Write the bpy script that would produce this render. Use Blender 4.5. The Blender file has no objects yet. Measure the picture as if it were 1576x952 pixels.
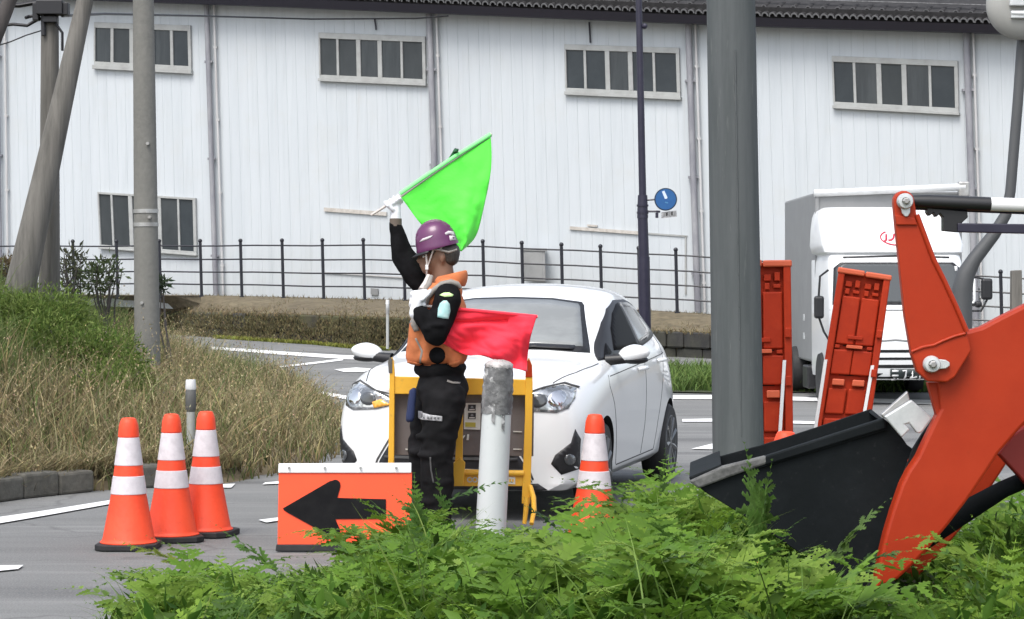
import bpy, bmesh, math, random
import numpy as np
from mathutils import Vector, Matrix
from mathutils.bvhtree import BVHTree

scene = bpy.context.scene
COL = scene.collection
R = math.radians
random.seed(7)
rng = np.random.default_rng(11)

# ---------------------------------------------------------------- camera
FPX = 3500.0            # focal length in photograph pixels (1576 wide)
CX, CY = 788.0, 437.0   # optical axis in photograph pixels
EYE = 1.5
cam_data = bpy.data.cameras.new('camera')
cam = bpy.data.objects.new('camera', cam_data)
COL.objects.link(cam)
cam.location = (0, 0, EYE)
cam.rotation_euler = (R(90), 0, 0)
cam_data.sensor_width = 36.0
cam_data.lens = 36.0 * FPX / 1576.0
cam_data.shift_y = -(476.0 - CY) / 1576.0
cam_data.clip_start = 0.1
cam_data.clip_end = 2000.0
scene.camera = cam

# ---------------------------------------------------------------- light
SUN_EL, SUN_AZ = R(58), R(205)      # azimuth measured clockwise from +Y
world = bpy.data.worlds.new('World')
scene.world = world
world.use_nodes = True
wn = world.node_tree
sky = wn.nodes.new('ShaderNodeTexSky')
sky.sky_type = 'NISHITA'
sky.sun_disc = False
sky.sun_elevation = SUN_EL
sky.sun_rotation = SUN_AZ
sky.air_density = 1.0
sky.dust_density = 3.0
sky.ozone_density = 1.0
hs = wn.nodes.new('ShaderNodeHueSaturation')        # thin cloud: a greyer sky
hs.inputs['Saturation'].default_value = 0.5
wn.links.new(sky.outputs[0], hs.inputs['Color'])
wn.links.new(hs.outputs[0], wn.nodes['Background'].inputs[0])
wn.nodes['Background'].inputs[1].default_value = 0.15
sun_d = bpy.data.lights.new('sun', 'SUN')
sun_d.energy = 1.1
sun_d.angle = R(28)
sun_d.color = (1.0, 0.975, 0.92)
sun = bpy.data.objects.new('sun', sun_d)
COL.objects.link(sun)
sdir = Vector((math.sin(SUN_AZ) * math.cos(SUN_EL), math.cos(SUN_AZ) * math.cos(SUN_EL), math.sin(SUN_EL)))
sun.rotation_euler = sdir.to_track_quat('Z', 'Y').to_euler()
sun.location = (0, 0, 40)
scene.view_settings.view_transform = 'Standard'
scene.view_settings.look = 'None'
scene.view_settings.exposure = 0.95
scene.view_settings.gamma = 1.0
scene.render.resolution_x = 1024
scene.render.resolution_y = 619

# ---------------------------------------------------------------- layout helpers
def ss(t):
    t = max(0.0, min(1.0, t))
    return t * t * (3 - 2 * t)

def gz(x, y):
    """height of the road surface: nearly flat, rising a little to the far left"""
    return 0.30 * ss((y - 30) / 20) * ss((2 - x) / 9)

def at(px, py, y):
    """point seen at photograph pixel (px,py) and lying y metres away"""
    return Vector(((px - CX) / FPX * y, y, EYE - (py - CY) / FPX * y))

def G(px, py, dz=0.0):
    """point of the ground seen at a pixel"""
    y = EYE * FPX / max(py - CY, 4)
    for _ in range(12):
        x = (px - CX) / FPX * y
        y = (EYE - gz(x, y)) * FPX / max(py - CY, 4)
    x = (px - CX) / FPX * y
    return Vector((x, y, gz(x, y) + dz))

# ---------------------------------------------------------------- object helpers
ORG = {}

def thing(name, label, cat, loc=(0, 0, 0), rz=0.0, group=None):
    o = bpy.data.objects.new(name, None)
    COL.objects.link(o)
    o.location = loc
    o.rotation_euler = (0, 0, rz)
    o.empty_display_size = 0.2
    o['label'] = label
    o['category'] = cat
    if group:
        o['group'] = group
    ORG[o.name] = Vector(loc)
    return o

class MB:
    def __init__(s):
        s.v = []; s.f = []; s.m = []
    def quad(s, a, b, c, d, m=0):
        n = len(s.v); s.v += [tuple(a), tuple(b), tuple(c), tuple(d)]
        s.f.append((n, n + 1, n + 2, n + 3)); s.m.append(m)
    def tri(s, a, b, c, m=0):
        n = len(s.v); s.v += [tuple(a), tuple(b), tuple(c)]
        s.f.append((n, n + 1, n + 2)); s.m.append(m)
    def add(s, verts, faces, m=0):
        n = len(s.v); s.v += [tuple(v) for v in verts]
        for f in faces:
            s.f.append(tuple(i + n for i in f)); s.m.append(m)
        return s
    def box(s, c, d, m=0, M=None):
        cx, cy, cz = c; dx, dy, dz = d[0] / 2, d[1] / 2, d[2] / 2
        vs = [Vector((sx * dx, sy * dy, sz * dz)) for sz in (-1, 1) for sy in (-1, 1) for sx in (-1, 1)]
        if M is not None:
            vs = [M @ v for v in vs]
        vs = [v + Vector(c) for v in vs]
        return s.add(vs, [(0, 2, 3, 1), (4, 5, 7, 6), (0, 1, 5, 4), (2, 6, 7, 3), (0, 4, 6, 2), (1, 3, 7, 5)], m)
    def prism(s, poly, depth, m=0):
        """closed polygon of 3D points pushed along the vector depth"""
        d = Vector(depth); n = len(poly)
        p = [Vector(q) for q in poly]
        nrm = Vector((0, 0, 0))
        for i in range(n):
            nrm += p[i].cross(p[(i + 1) % n])
        if nrm.dot(d) > 0:
            p.reverse()
        vs = p + [q + d for q in p]
        fs = [tuple(range(n)), tuple(reversed(range(n, 2 * n)))]
        for i in range(n):
            j = (i + 1) % n
            fs.append((i, i + n, j + n, j))
        return s.add(vs, fs, m)
    def tube(s, pts, r, seg=10, m=0, cap=True):
        pts = [Vector(p) for p in pts]; n = len(pts)
        rs = r if isinstance(r, (list, tuple)) else [r] * n
        ring = []
        prev = None
        for i, p in enumerate(pts):
            t = (pts[min(i + 1, n - 1)] - pts[max(i - 1, 0)])
            if t.length < 1e-9: t = Vector((0, 0, 1))
            t.normalize()
            if prev is None:
                a = Vector((1, 0, 0)) if abs(t.x) < 0.9 else Vector((0, 1, 0))
                u = (a - t * a.dot(t)).normalized()
            else:
                u = (prev - t * prev.dot(t)).normalized()
            prev = u
            w = t.cross(u)
            ring.append([p + (u * math.cos(2 * math.pi * k / seg) + w * math.sin(2 * math.pi * k / seg)) * rs[i] for k in range(seg)])
        vs = [v for rr in ring for v in rr]
        fs = []
        for i in range(n - 1):
            for k in range(seg):
                k2 = (k + 1) % seg
                fs.append((i * seg + k, i * seg + k2, (i + 1) * seg + k2, (i + 1) * seg + k))
        if cap:
            fs.append(tuple(reversed(range(seg))))
            fs.append(tuple(range((n - 1) * seg, n * seg)))
        return s.add(vs, fs, m)
    def lathe(s, prof, seg=32, m=0, M=None, cap=True):
        """profile [(r,z)] revolved about z"""
        vs = []
        for r, z in prof:
            for k in range(seg):
                a = 2 * math.pi * k / seg
                v = Vector((r * math.cos(a), r * math.sin(a), z))
                vs.append(M @ v if M is not None else v)
        fs = []
        for i in range(len(prof) - 1):
            for k in range(seg):
                k2 = (k + 1) % seg
                fs.append((i * seg + k, i * seg + k2, (i + 1) * seg + k2, (i + 1) * seg + k))
        if cap:
            fs.append(tuple(reversed(range(seg))))
            fs.append(tuple(range((len(prof) - 1) * seg, len(prof) * seg)))
        return s.add(vs, fs, m)
    def ball(s, c, rad, seg=16, rings=10, m=0, M=None):
        rx, ry, rz = rad if isinstance(rad, (list, tuple)) else (rad,) * 3
        vs = []
        for i in range(rings + 1):
            th = math.pi * i / rings
            for k in range(seg):
                a = 2 * math.pi * k / seg
                v = Vector((rx * math.sin(th) * math.cos(a), ry * math.sin(th) * math.sin(a), -rz * math.cos(th)))
                if M is not None: v = M @ v
                vs.append(v + Vector(c))
        fs = []
        for i in range(rings):
            for k in range(seg):
                k2 = (k + 1) % seg
                fs.append((i * seg + k, i * seg + k2, (i + 1) * seg + k2, (i + 1) * seg + k))
        return s.add(vs, fs, m)
    def mesh(s, name, mats, org=Vector((0, 0, 0)), smooth=None, weld=False):
        me = bpy.data.meshes.new(name)
        ox, oy, oz = org
        me.from_pydata([(v[0] - ox, v[1] - oy, v[2] - oz) for v in s.v], [], s.f)
        for mt in (mats if isinstance(mats, (list, tuple)) else [mats]):
            me.materials.append(mt)
        me.polygons.foreach_set('material_index', s.m)
        if weld:
            bm = bmesh.new(); bm.from_mesh(me)
            bmesh.ops.remove_doubles(bm, verts=bm.verts, dist=1e-5)
            bmesh.ops.recalc_face_normals(bm, faces=bm.faces)
            bm.to_mesh(me); bm.free()
        if smooth is not None:
            me.polygons.foreach_set('use_smooth', [True] * len(me.polygons))
            me.set_sharp_from_angle(angle=R(smooth))
        me.update()
        return me
    def build(s, name, mats, parent=None, smooth=None, bevel=0, seg=2, weld=False, org=None, label=None):
        o0 = ORG[parent.name] if parent is not None else (org if org is not None else Vector((0, 0, 0)))
        me = s.mesh(name, mats, o0, smooth, weld)
        o = bpy.data.objects.new(name, me)
        COL.objects.link(o)
        if parent is not None:
            o.parent = parent
        else:
            o.location = o0
        ORG[o.name] = Vector(o0)
        if bevel:
            b = o.modifiers.new('bevel', 'BEVEL')
            b.width = bevel; b.segments = seg; b.limit_method = 'ANGLE'; b.angle_limit = R(35)
            b.harden_normals = False
        if label:
            o['label'] = label
        return o

def tag(o, label=None, cat=None, group=None, kind=None):
    if label: o['label'] = label
    if cat: o['category'] = cat
    if group: o['group'] = group
    if kind: o['kind'] = kind
    return o

def copy_tree(o, parent=None):
    c = o.copy(); COL.objects.link(c)
    if parent is not None: c.parent = parent
    ORG[c.name] = ORG.get(o.name, Vector((0, 0, 0)))
    for ch in list(o.children):
        copy_tree(ch, c)
    return c

def fill_poly(pts2, tol):
    """triangulated 2D polygon refined until edges < tol -> (verts2, faces)"""
    bm = bmesh.new()
    vs = [bm.verts.new((p[0], p[1], 0)) for p in pts2]
    bm.faces.new(vs)
    bmesh.ops.triangulate(bm, faces=bm.faces[:])
    for _ in range(7):
        es = [e for e in bm.edges if e.calc_length() > tol]
        if not es: break
        bmesh.ops.subdivide_edges(bm, edges=es, cuts=1)
        bmesh.ops.triangulate(bm, faces=[f for f in bm.faces if len(f.verts) > 3])
    bm.verts.index_update()
    v2 = [(v.co.x, v.co.y) for v in bm.verts]
    fs = [tuple(v.index for v in f.verts) for f in bm.faces]
    bm.free()
    return v2, fs

def patch(bvh, pts2, frame, tol=0.05, off=0.004, m=0, mb=None, thick=None):
    """polygon projected on a surface along a ray direction. frame=(origin, ex, ey, dir)"""
    o, ex, ey, dr = frame
    v2, fs = fill_poly(pts2, tol)
    out = []; last = None
    for a, b in v2:
        p = o + ex * a + ey * b
        hit, nrm, idx, dist = bvh.ray_cast(p, dr)
        if hit is None:
            out.append(None); continue
        if nrm.dot(dr) > 0: nrm = -nrm
        out.append(hit + nrm * off); 
    good = [f for f in fs if all(out[i] is not None for i in f)]
    ov = [v if v is not None else Vector((0, 0, 0)) for v in out]
    mb = mb or MB()
    # orient faces against the ray
    g2 = []
    for f in good:
        a, b, c = (ov[i] for i in f)
        if (b - a).cross(c - a).dot(dr) > 0: f = tuple(reversed(f))
        g2.append(f)
    used = sorted({i for f in g2 for i in f}); re = {i: k for k, i in enumerate(used)}
    mb.add([ov[i] for i in used], [tuple(re[i] for i in f) for f in g2], m)
    return mb

def bvh_of(ob):
    dg = bpy.context.evaluated_depsgraph_get()
    dg.update()
    ev = ob.evaluated_get(dg)
    me = ev.to_mesh()
    b = BVHTree.FromPolygons([v.co.copy() for v in me.vertices], [tuple(p.vertices) for p in me.polygons])
    ev.to_mesh_clear()
    return b

def bake(ob):
    """apply the modifiers of an object"""
    dg = bpy.context.evaluated_depsgraph_get(); dg.update()
    me = bpy.data.meshes.new_from_object(ob.evaluated_get(dg))
    me.name = ob.name
    ob.modifiers.clear()
    ob.data = me
    return ob

def remesh(ob, voxel, smooth=6):
    md = ob.modifiers.new('remesh', 'REMESH'); md.mode = 'VOXEL'; md.voxel_size = voxel
    md.use_smooth_shade = True
    if smooth:
        sm = ob.modifiers.new('smooth', 'SMOOTH'); sm.iterations = smooth; sm.factor = 0.5
    return bake(ob)

def strip_pts(pts, w):
    """closed outline of a 2D polyline of width w"""
    L = []; Rr = []
    n = len(pts)
    for i, p in enumerate(pts):
        a = pts[max(0, i - 1)]; b = pts[min(n - 1, i + 1)]
        dx, dy = b[0] - a[0], b[1] - a[1]; l = math.hypot(dx, dy) or 1
        nx, ny = -dy / l * w / 2, dx / l * w / 2
        L.append((p[0] + nx, p[1] + ny)); Rr.append((p[0] - nx, p[1] - ny))
    return L + Rr[::-1]

# ---------------------------------------------------------------- materials
def mat(name, col, rough=0.6, metal=0.0, noise=None, bump=None, coat=0.0, ior=None, trans=0.0, spec=None, stretch=None, sheen=0):
    """principled material; noise=(scale, amount, second colour) ; bump=(scale, strength)"""
    m = bpy.data.materials.new(name); m.use_nodes = True
    nt = m.node_tree; b = nt.nodes['Principled BSDF']
    c4 = (*col, 1)
    b.inputs['Base Color'].default_value = c4
    b.inputs['Roughness'].default_value = rough
    b.inputs['Metallic'].default_value = metal
    if coat: b.inputs['Coat Weight'].default_value = coat; b.inputs['Coat Roughness'].default_value = 0.05
    if ior: b.inputs['IOR'].default_value = ior
    if trans: b.inputs['Transmission Weight'].default_value = trans
    if spec is not None: b.inputs['Specular IOR Level'].default_value = spec
    if sheen: b.inputs['Sheen Weight'].default_value = sheen
    tc = None
    def coords(st):
        nonlocal tc
        if tc is None: tc = nt.nodes.new('ShaderNodeTexCoord')
        if st is None: return tc.outputs['Object']
        mp = nt.nodes.new('ShaderNodeMapping'); mp.inputs['Scale'].default_value = st
        nt.links.new(tc.outputs['Object'], mp.inputs[0]); return mp.outputs[0]
    if noise:
        layers = noise if isinstance(noise, list) else [noise]
        cur = None
        for ly in layers:
            sc, amt, c2 = ly[:3]; st = ly[3] if len(ly) > 3 else stretch
            lo, hi = (ly[4] if len(ly) > 4 else (0.4, 0.65))
            tx = nt.nodes.new('ShaderNodeTexNoise'); tx.inputs['Scale'].default_value = sc
            tx.inputs['Detail'].default_value = 6; tx.inputs['Roughness'].default_value = 0.65
            nt.links.new(coords(st), tx.inputs['Vector'])
            mr = nt.nodes.new('ShaderNodeMapRange'); mr.inputs[1].default_value = lo; mr.inputs[2].default_value = hi
            mr.inputs[3].default_value = 0; mr.inputs[4].default_value = amt
            nt.links.new(tx.outputs[0], mr.inputs[0])
            mx = nt.nodes.new('ShaderNodeMix'); mx.data_type = 'RGBA'
            if cur is None: mx.inputs[6].default_value = c4
            else: nt.links.new(cur, mx.inputs[6])
            mx.inputs[7].default_value = (*c2, 1)
            nt.links.new(mr.outputs[0], mx.inputs[0])
            cur = mx.outputs[2]
        nt.links.new(cur, b.inputs['Base Color'])
    if bump:
        tx = nt.nodes.new('ShaderNodeTexNoise'); tx.inputs['Scale'].default_value = bump[0]; tx.inputs['Detail'].default_value = 5
        nt.links.new(coords(bump[2] if len(bump) > 2 else None), tx.inputs['Vector'])
        bp = nt.nodes.new('ShaderNodeBump'); bp.inputs['Strength'].default_value = bump[1]; bp.inputs['Distance'].default_value = 0.01
        nt.links.new(tx.outputs[0], bp.inputs['Height']); nt.links.new(bp.outputs[0], b.inputs['Normal'])
    return m

def mat_attr(name, rough=0.6, sub=0.0, trans=0.0, spec=0.3):
    """colour taken from the mesh's per-piece colour attribute 'tint'"""
    m = bpy.data.materials.new(name); m.use_nodes = True
    nt = m.node_tree; b = nt.nodes['Principled BSDF']
    a = nt.nodes.new('ShaderNodeAttribute'); a.attribute_name = 'tint'
    nt.links.new(a.outputs['Color'], b.inputs['Base Color'])
    b.inputs['Roughness'].default_value = rough
    b.inputs['Specular IOR Level'].default_value = spec
    if trans:
        out = nt.nodes['Material Output']
        tr = nt.nodes.new('ShaderNodeBsdfTranslucent'); nt.links.new(a.outputs['Color'], tr.inputs[0])
        mx = nt.nodes.new('ShaderNodeMixShader'); mx.inputs[0].default_value = trans
        nt.links.new(b.outputs[0], mx.inputs[1]); nt.links.new(tr.outputs[0], mx.inputs[2])
        nt.links.new(mx.outputs[0], out.inputs[0])
    return m
M = {}
M['siding'] = mat('white_siding', (0.52, 0.552, 0.575), 0.6, noise=[(0.9, 0.5, (0.46, 0.495, 0.52), (3, 3, 0.25)), (5, 0.45, (0.41, 0.445, 0.46), (2.0, 2.0, 0.10), (0.50, 0.72)), (1.3, 0.35, (0.48, 0.49, 0.475), (1, 1, 1), (0.52, 0.75)), (2.2, 0.35, (0.40, 0.375, 0.34), (2.5, 2.5, 0.12), (0.62, 0.80))])
M['white_trim'] = mat('grey_white_trim', (0.60, 0.61, 0.61), 0.5, noise=(6, 0.4, (0.42, 0.42, 0.41)))
M['win_frame'] = mat('weathered_aluminium_frame', (0.37, 0.38, 0.37), 0.55, noise=(4, 0.6, (0.26, 0.26, 0.25)))
M['pane'] = mat('dark_window_glass', (0.025, 0.032, 0.038), 0.25, noise=(1.2, 0.6, (0.045, 0.055, 0.062)), spec=0.35)
M['pipe'] = mat('faded_grey_downpipe', (0.21, 0.21, 0.235), 0.5, noise=(3, 0.7, (0.38, 0.38, 0.39), (1, 1, 0.3)))
M['pipe_pale'] = mat('pale_pipe', (0.50, 0.50, 0.50), 0.5, noise=(3, 0.5, (0.36, 0.34, 0.33), (1, 1, 0.3)))
M['tile'] = mat('dark_roof_tile', (0.030, 0.029, 0.030), 0.85, noise=(6, 0.6, (0.055, 0.054, 0.055)), spec=0.2)
M['tile_edge'] = mat('worn_tile_edge', (0.20, 0.20, 0.205), 0.6, noise=(9, 0.8, (0.07, 0.07, 0.075)))
M['soffit'] = mat('dark_eave', (0.025, 0.023, 0.035), 0.5)
M['stain'] = mat('rust_brown_weathered_ledge', (0.52, 0.49, 0.45), 0.8, noise=(9, 0.8, (0.36, 0.33, 0.29)))
M['navy'] = mat('dark_navy_paint', (0.016, 0.014, 0.032), 0.4, noise=(8, 0.5, (0.03, 0.028, 0.05)))
M['fence'] = mat('black_fence_paint', (0.012, 0.013, 0.020), 0.4)
M['stone'] = mat('dark_stone', (0.040, 0.038, 0.035), 0.9, noise=[(5, 0.8, (0.020, 0.020, 0.020)), (1.2, 0.7, (0.055, 0.055, 0.035))], bump=(14, 0.8))
M['mossy'] = mat('mossy_stone', (0.060, 0.052, 0.032), 0.95, noise=[(4, 0.9, (0.026, 0.024, 0.018)), (1.6, 0.9, (0.075, 0.075, 0.026))], bump=(14, 0.9))
M['asphalt'] = None
M['line'] = mat('white_road_paint', (0.78, 0.78, 0.77), 0.7, noise=[(6, 0.6, (0.45, 0.45, 0.45), None, (0.52, 0.72)), (40, 0.4, (0.3, 0.3, 0.3), None, (0.55, 0.7))])
M['soil'] = mat('dry_soil', (0.13, 0.10, 0.06), 0.95, noise=[(3, 0.8, (0.20, 0.16, 0.09)), (14, 0.6, (0.07, 0.06, 0.035))], bump=(9, 1.0))
M['bank'] = mat('dry_grass_bank', (0.135, 0.108, 0.068), 0.95, noise=[(1.2, 0.8, (0.185, 0.155, 0.095), (1, 1, 4)), (5, 0.8, (0.07, 0.058, 0.035), (1, 1, 3))], bump=(9, 1.0))
M['dark_soil'] = mat('dark_green_ground', (0.035, 0.045, 0.018), 0.95, noise=(5, 0.8, (0.05, 0.06, 0.025)), bump=(9, 1.0))
M['concrete'] = mat('weathered_concrete', (0.172, 0.170, 0.155), 0.85, noise=[(2.2, 0.7, (0.122, 0.122, 0.112), (1, 1, 0.4)), (22, 0.5, (0.20, 0.195, 0.18))], bump=(30, 0.4))
M['wood_pole'] = mat('weathered_pole', (0.165, 0.155, 0.14), 0.9, noise=[(3, 0.9, (0.065, 0.062, 0.055), (4, 4, 0.25)), (1, 0.6, (0.165, 0.16, 0.145), (1, 1, 0.4))], bump=(12, 0.6, (4, 4, 0.3)))
M['dark_wood'] = mat('dark_pole', (0.05, 0.045, 0.045), 0.9, noise=(3, 0.8, (0.09, 0.08, 0.075), (4, 4, 0.25)))
M['steel_pole'] = mat('grey_green_painted_steel', (0.098, 0.106, 0.110), 0.8, spec=0.2, noise=[(1.6, 0.7, (0.115, 0.127, 0.129), (1, 1, 0.2)), (7, 0.7, (0.068, 0.077, 0.079), (2, 2, 0.15)), (18, 0.35, (0.24, 0.25, 0.24), (2, 2, 0.2), (0.62, 0.75))], bump=(20, 0.15))
M['cable'] = mat('black_cable', (0.012, 0.012, 0.015), 0.5)
M['fluo_green'] = mat('fluorescent_green_cloth', (0.11, 0.92, 0.07), 0.75, noise=(7, 0.2, (0.16, 0.96, 0.10)), bump=(60, 0.15), sheen=0.2)
M['hem_green'] = mat('pale_green_hem', (0.25, 0.93, 0.28), 0.75)
M['fluo_red'] = mat('fluorescent_red_cloth', (0.95, 0.020, 0.050), 0.75, noise=(7, 0.25, (0.95, 0.04, 0.075)), bump=(60, 0.15), sheen=0.2)
M['stick'] = mat('pale_stick', (0.55, 0.50, 0.46), 0.5)
M['steel'] = mat('worn_steel', (0.46, 0.46, 0.45), 0.4, 0.6, noise=(8, 0.6, (0.24, 0.22, 0.20)))
M['galv'] = mat('galvanised_steel', (0.62, 0.64, 0.64), 0.45, 0.35, noise=(12, 0.6, (0.42, 0.44, 0.45)))
M['cone'] = mat('orange_red_cone', (0.84, 0.060, 0.014), 0.55, noise=[(9, 0.6, (0.70, 0.045, 0.012)), (3, 0.5, (0.86, 0.10, 0.035), (1, 1, 0.4)), (14, 0.4, (0.45, 0.045, 0.02), None, (0.60, 0.75))], bump=(40, 0.2))
M['reflex'] = mat('white_reflective_sleeve', (0.66, 0.62, 0.64), 0.5, noise=[(22, 0.7, (0.50, 0.46, 0.48)), (5, 0.6, (0.56, 0.52, 0.54))])
M['rubber'] = mat('black_rubber', (0.012, 0.012, 0.013), 0.7, noise=(12, 0.5, (0.03, 0.03, 0.03)))
M['sign_orange'] = mat('orange_sign_sheet', (0.90, 0.085, 0.022), 0.45, noise=(6, 0.3, (0.82, 0.07, 0.02)))
M['sign_black'] = mat('black_sign_sheet', (0.008, 0.008, 0.009), 0.7, spec=0.1, noise=(9, 0.5, (0.018, 0.018, 0.018)))
M['white_plastic'] = mat('white_strip', (0.78, 0.78, 0.78), 0.45, noise=(7, 0.4, (0.66, 0.66, 0.66)))
M['bollard'] = mat('white_bollard_paint', (0.53, 0.555, 0.55), 0.5, noise=[(5, 0.5, (0.50, 0.52, 0.51), (1, 1, 0.4)), (26, 0.3, (0.40, 0.40, 0.38), None, (0.6, 0.75))], bump=(14, 0.15))
M['tape'] = mat('torn_grey_tape', (0.095, 0.095, 0.095), 0.55, noise=[(9, 0.9, (0.28, 0.28, 0.28)), (16, 0.9, (0.55, 0.55, 0.54), None, (0.56, 0.66))], bump=(20, 1.0))
M['yellow'] = mat('yellow_steel_paint', (0.80, 0.44, 0.035), 0.45, noise=[(7, 0.5, (0.70, 0.36, 0.03)), (22, 0.5, (0.42, 0.24, 0.06), None, (0.6, 0.75))])
M['board'] = mat('grey_brown_board', (0.145, 0.125, 0.118), 0.7, noise=[(3, 0.6, (0.105, 0.09, 0.088), (4, 4, 0.3)), (30, 0.4, (0.22, 0.20, 0.19), None, (0.6, 0.75))])
M['label'] = mat('white_label', (0.68, 0.67, 0.62), 0.6, noise=(14, 0.4, (0.5, 0.48, 0.42)))
M['ink'] = mat('black_ink', (0.03, 0.028, 0.028), 0.6)
M['olive'] = mat('yellow_label_band', (0.45, 0.38, 0.06), 0.6)
M['paint_white'] = mat('white_car_paint', (0.80, 0.81, 0.81), 0.28, coat=0.8)
M['paint_truck'] = mat('white_truck_paint', (0.78, 0.79, 0.79), 0.35, coat=0.4, noise=(2, 0.3, (0.70, 0.71, 0.71)))
M['glass'] = mat('windscreen_glass', (0.20, 0.21, 0.21), 0.12, spec=0.5, ior=1.5, noise=(1.6, 0.8, (0.29, 0.305, 0.30), (1, 1, 3)))  # grey base stands in for the sky reflected in the windscreen
M['glass_dark'] = mat('dark_cabin_glass', (0.006, 0.006, 0.007), 0.5, spec=0.05)  # near black, also paints the cabin's darkness in the open window
M['glass_grey'] = mat('grey_quarter_glass', (0.17, 0.175, 0.18), 0.08, spec=0.7, ior=1.7)
M['black_trim'] = mat('black_plastic_trim', (0.012, 0.012, 0.014), 0.45)
M['inner_dark'] = mat('dark_cavity', (0.006, 0.006, 0.007), 0.9)
M['lamp'] = mat('headlamp_lens', (0.48, 0.50, 0.52), 0.08, 0.6, noise=[(9, 0.9, (0.16, 0.17, 0.18), (1, 1, 1), (0.42, 0.58)), (16, 0.8, (0.80, 0.82, 0.84), None, (0.55, 0.62))], coat=0.8)
M['lamp_dark'] = mat('projector_lens', (0.06, 0.065, 0.07), 0.06, coat=1.0)
M['amber'] = mat('amber_indicator', (0.85, 0.42, 0.06), 0.2, coat=0.6)
M['chrome'] = mat('chrome', (0.75, 0.75, 0.76), 0.12, 1.0)
M['seam'] = mat('panel_gap', (0.07, 0.07, 0.07), 0.8)
M['rim'] = mat('silver_wheel_rim', (0.13, 0.135, 0.14), 0.35, 0.7)
M['box_grey'] = mat('grey_box_panel', (0.235, 0.24, 0.242), 0.5, noise=[(3, 0.5, (0.18, 0.183, 0.185)), (1, 0.4, (0.24, 0.243, 0.243))])
M['logo_red'] = mat('red_logo_print', (0.45, 0.02, 0.05), 0.5)
M['plate_green'] = mat('dark_number_plate', (0.03, 0.04, 0.04), 0.5)
M['loader'] = mat('orange_red_loader_paint', (0.36, 0.027, 0.0045), 0.55, spec=0.25, noise=[(4, 0.6, (0.29, 0.020, 0.0035)), (1.5, 0.6, (0.41, 0.040, 0.010)), (24, 0.25, (0.16, 0.02, 0.01), None, (0.62, 0.75))], coat=0.08, bump=(50, 0.04))
M['bucket'] = mat('black_bucket_steel', (0.006, 0.008, 0.009), 0.7, spec=0.12, noise=[(3, 0.6, (0.014, 0.017, 0.019)), (30, 0.3, (0.05, 0.05, 0.05), None, (0.62, 0.75))], bump=(24, 0.15))
M['bucket_worn'] = mat('scraped_bucket_edge', (0.13, 0.13, 0.125), 0.7, 0.0, noise=(16, 0.9, (0.05, 0.05, 0.05)), bump=(30, 0.6))
M['barrier'] = mat('orange_red_plastic_barrier', (0.42, 0.032, 0.006), 0.6, spec=0.25, noise=[(4, 0.7, (0.29, 0.019, 0.005)), (14, 0.4, (0.50, 0.06, 0.02), None, (0.55, 0.75))])
M['barrier_lip'] = mat('pale_orange_lip', (0.60, 0.11, 0.045), 0.5)  # paler orange on the top lips, lugs and some ribs
M['skin'] = mat('shaded_skin', (0.20, 0.105, 0.065), 0.55, noise=(10, 0.4, (0.15, 0.075, 0.048)))  # base darkened so the face looks shaded under the helmet
M['hair'] = mat('dark_hair', (0.03, 0.026, 0.022), 0.6, noise=(26, 0.6, (0.07, 0.065, 0.06), (6, 6, 1)))
M['helmet'] = mat('purple_helmet', (0.105, 0.018, 0.085), 0.35, coat=0.3, noise=(6, 0.5, (0.15, 0.03, 0.11)))
M['vest'] = mat('orange_vest_cloth', (0.52, 0.150, 0.048), 0.85, noise=[(9, 0.6, (0.38, 0.10, 0.035)), (4, 0.6, (0.60, 0.21, 0.085))], bump=(9, 1.0))
M['band'] = mat('grey_reflective_band', (0.27, 0.25, 0.225), 0.6, noise=(12, 0.6, (0.18, 0.165, 0.15)))
M['black_cloth'] = mat('black_knit_cloth', (0.006, 0.006, 0.0065), 0.95, spec=0.08, noise=(9, 0.5, (0.016, 0.016, 0.018)), bump=(9, 0.6))
M['trousers'] = mat('black_trousers', (0.006, 0.006, 0.0065), 0.85, spec=0.15, noise=(4, 0.6, (0.020, 0.019, 0.021)), bump=(6, 1.0))
M['glove'] = mat('white_work_glove', (0.76, 0.77, 0.80), 0.8, noise=(30, 0.4, (0.62, 0.63, 0.66)), bump=(30, 0.4))
M['teal_patch'] = mat('pale_teal_patch', (0.33, 0.58, 0.57), 0.5, noise=(20, 0.6, (0.55, 0.68, 0.66)))
M['lime'] = mat('lime_stripe', (0.62, 0.86, 0.38), 0.6)
M['blue_cloth'] = mat('dark_blue_cloth', (0.012, 0.022, 0.075), 0.85)
M['strap'] = mat('pale_strap', (0.55, 0.50, 0.47), 0.7)
M['wrist'] = mat('brown_wristband', (0.12, 0.095, 0.075), 0.8)
M['sign_blue'] = mat('blue_sign_face', (0.012, 0.085, 0.26), 0.4, noise=(14, 0.4, (0.02, 0.13, 0.30)))
M['sign_edge'] = mat('dark_sign_rim', (0.012, 0.03, 0.06), 0.5)
M['sign_white'] = mat('pale_blue_white_print', (0.58, 0.66, 0.80), 0.5)
M['sub_plate'] = mat('grey_supplementary_plate', (0.42, 0.42, 0.42), 0.5, noise=(50, 0.9, (0.12, 0.12, 0.13), (1, 1, 2)))
M['mirror_back'] = mat('grey_mirror_shell', (0.30, 0.30, 0.285), 0.5, noise=(4, 0.4, (0.25, 0.25, 0.235)))
M['meter'] = mat('grey_meter_box', (0.33, 0.335, 0.335), 0.6, noise=(5, 0.5, (0.25, 0.25, 0.24)))
M['leaf'] = mat_attr('leaf_tint', 0.5, trans=0.42, spec=0.16)
M['straw'] = mat_attr('straw_tint', 0.8, trans=0.25)

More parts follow.
